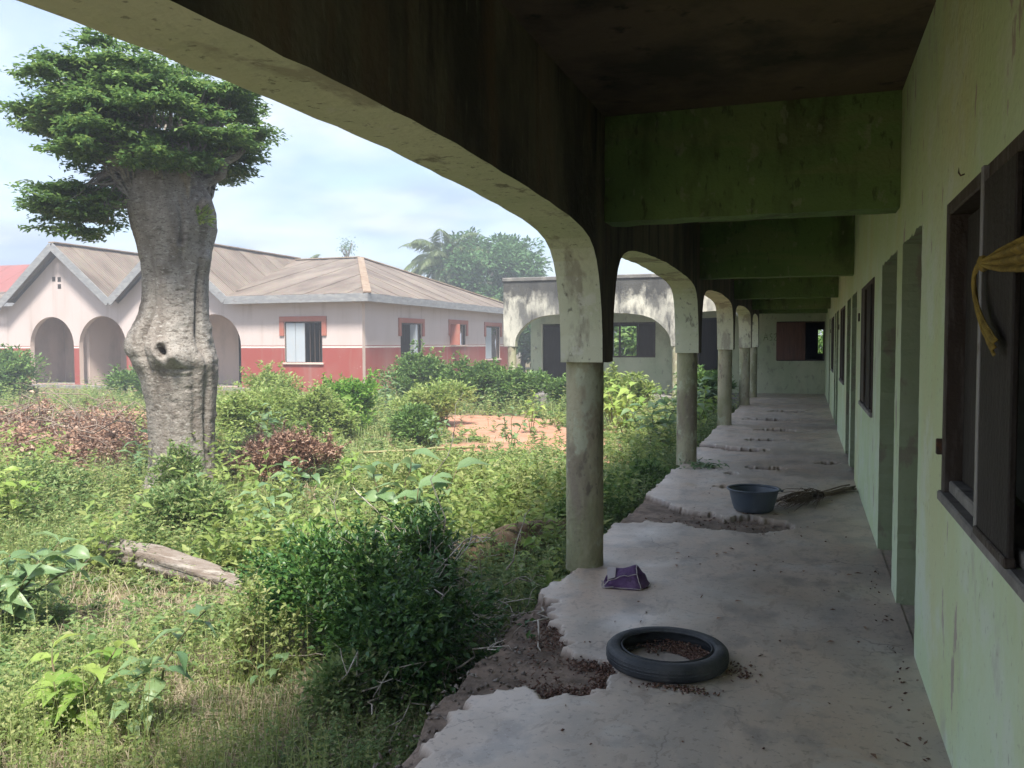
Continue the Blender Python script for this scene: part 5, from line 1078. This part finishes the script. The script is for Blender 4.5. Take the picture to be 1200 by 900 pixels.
# husks, leaf scraps, rubble
def husks(name, label, P, s0, s1, seed, mat='husk', kind='stuff', cat='husks'):
    rg = np.random.default_rng(seed); n = len(P); s = rg.uniform(s0, s1, n); base = np.array([(1, 0, 0), (-1, 0, 0), (0, .55, 0), (0, -.55, 0), (0, 0, .4), (0, 0, -.4)])
    az = rg.uniform(0, 6.283, n); tl_ = rg.normal(0, .4, n); ca_, sa = np.cos(az), np.sin(az)
    V = base[None]*s[:, None, None]*rg.uniform(.7, 1.3, (n, 1, 3)); V = np.stack([V[..., 0]*ca_[:, None]-V[..., 1]*sa[:, None], V[..., 0]*sa[:, None]+V[..., 1]*ca_[:, None], V[..., 2]+V[..., 0]*np.sin(tl_)[:, None]], -1)+P[:, None]
    f = np.array([(0, 2, 4), (2, 1, 4), (1, 3, 4), (3, 0, 4), (2, 0, 5), (1, 2, 5), (3, 1, 5), (0, 3, 5)]); F = (f[None]+(np.arange(n)*6)[:, None, None]).reshape(-1, 3)
    return tag(Geo().add(V.reshape(-1, 3), F).build(name, MT[mat]), label, cat, kind=kind)
rg = np.random.default_rng(95); n = 1500
az = rg.normal(.55, .75, n); rr_ = .205*np.sqrt(rg.uniform(.32, 1, n)); P = np.stack([-.605+rr_*np.cos(az), 3.965+rr_*np.sin(az), .005+.035*rg.random(n)*np.clip((rr_-.1)/.1, 0, 1)], 1)
husks('seed_husks', 'reddish brown seed husks heaped inside the tyre', P, .006, .013, 1)
P = []
for (cx_, cy_, sx, sy, n) in ((-.93, 3.52, .10, .04, 380), (-.85, 3.66, .03, .1, 300), (-1.05, 3.47, .1, .03, 200), (-.93, 3.86, .07, .04, 280), (-1.2, 4.15, .07, .1, 260), (-1.28, 4.35, .04, .06, 120), (-1.1, 3.8, .16, .16, 120)):
    P.append(np.stack([rg.normal(cx_, sx, n), rg.normal(cy_, sy, n), np.full(n, -.028)], 1))
P = np.concatenate(P); P = P[inpoly(P[:, 0]-.015, P[:, 1], HOLES[0]) & (P[:, 0] > -1.45)]; P[:, 2] += rg.random(len(P))*.018
husks('seed_husks', 'dark seed husks drifted along the broken screed hollow', P, .006, .013, 2)
P = np.concatenate([np.stack([rg.normal(-.52, .09, 110), rg.normal(3.66, .018, 110), np.full(110, .006)], 1), np.stack([rg.normal(-.28, .05, 60), rg.normal(3.95, .06, 60), np.full(60, .006)], 1), np.stack([rg.uniform(-1.1, .4, 70), rg.uniform(2.9, 9, 70), np.full(70, .005)], 1), np.stack([rg.normal(.42, .03, 40), rg.uniform(3.2, 6, 40), np.full(40, .006)], 1)])
husks('floor_scraps', 'scattered husks and dark crumbs on the cement floor', P, .005, .014, 3)
P = np.stack([rg.uniform(-1.5, -1.2, 240), rg.uniform(2.4, 4.6, 240), np.full(240, -.035)], 1); P = P[inpoly(P[:, 0]-.02, P[:, 1], HOLES[0])]
husks('rubble', 'small crumbled cement lumps on the broken veranda edge', P, .006, .022, 4, 'log', cat='rubble')
P = np.stack([rg.normal(-.6, .35, 140), rg.normal(7.25, .16, 140), np.full(140, -.03)], 1); P = P[inpoly(P[:, 0], P[:, 1], HOLES[1])]
husks('rubble', 'crumbs and husks in the broken patch beside the basin', P, .006, .018, 5, 'husk', cat='rubble')
n = 130; P = np.stack([rg.normal(-1.17, .11, n), rg.normal(10.45, .12, n), np.abs(rg.normal(.02, .015, n))], 1); g = Geo(); g.add(*leaf_tris(P, rg.normal(0, 1, (n, 3))*(1, 1, .3), rg.uniform(.05, .1, n), .035, .2, .1))
tag(g.build('plucked_leaves', MT['big']), 'small heap of wilted green leaves beside the second column', 'leaves', kind='stuff')
g = Geo(); g.add(*tube(branch_path((-1.42, 4.62, -.015), (-1.22, 3.95, -.012), rg, 10, 0, .05), np.linspace(.007, .004, 10), 5)); tag(g.build('dry_stick', MT['twig'], None, True), 'thin curved dry stick lying in the broken screed hollow', 'stick')
g = Geo()
for k in range(26):
    x_, y_ = rg.uniform(-.9, .35), rg.uniform(3.0, 8.5); g.add(*leaf_tris(np.array([[x_, y_, .006]]), np.array([[rg.normal(), rg.normal(), .02]]), rg.uniform(.03, .065), .02, .25, .05))
tag(g.build('dead_leaves', MT['brown_leaf']), 'few dead leaves scattered on the cement floor', 'leaves', kind='stuff')

# ------------------------------------------------------------------ haze: slight far off, mostly added to lift blacks like lens glare
hz, ht, hb_, HN, HL = newmat('veil_haze'); ht.nodes.remove(hb_)
pv = HN('ShaderNodeVolumePrincipled'); pv.inputs['Density'].default_value = .0052; pv.inputs['Color'].default_value = (.9, .94, 1, 1); pv.inputs['Anisotropy'].default_value = .3
HL(pv.outputs[0], ht.nodes['Material Output'].inputs['Volume'])
hm = box('haze', (-760, -560, -2.5), (760, 1460, 14), hz, None, 0); tag(hm, 'thin haze added over the courtyard as a milky veil lifting the dark tones', 'haze', kind='stuff')
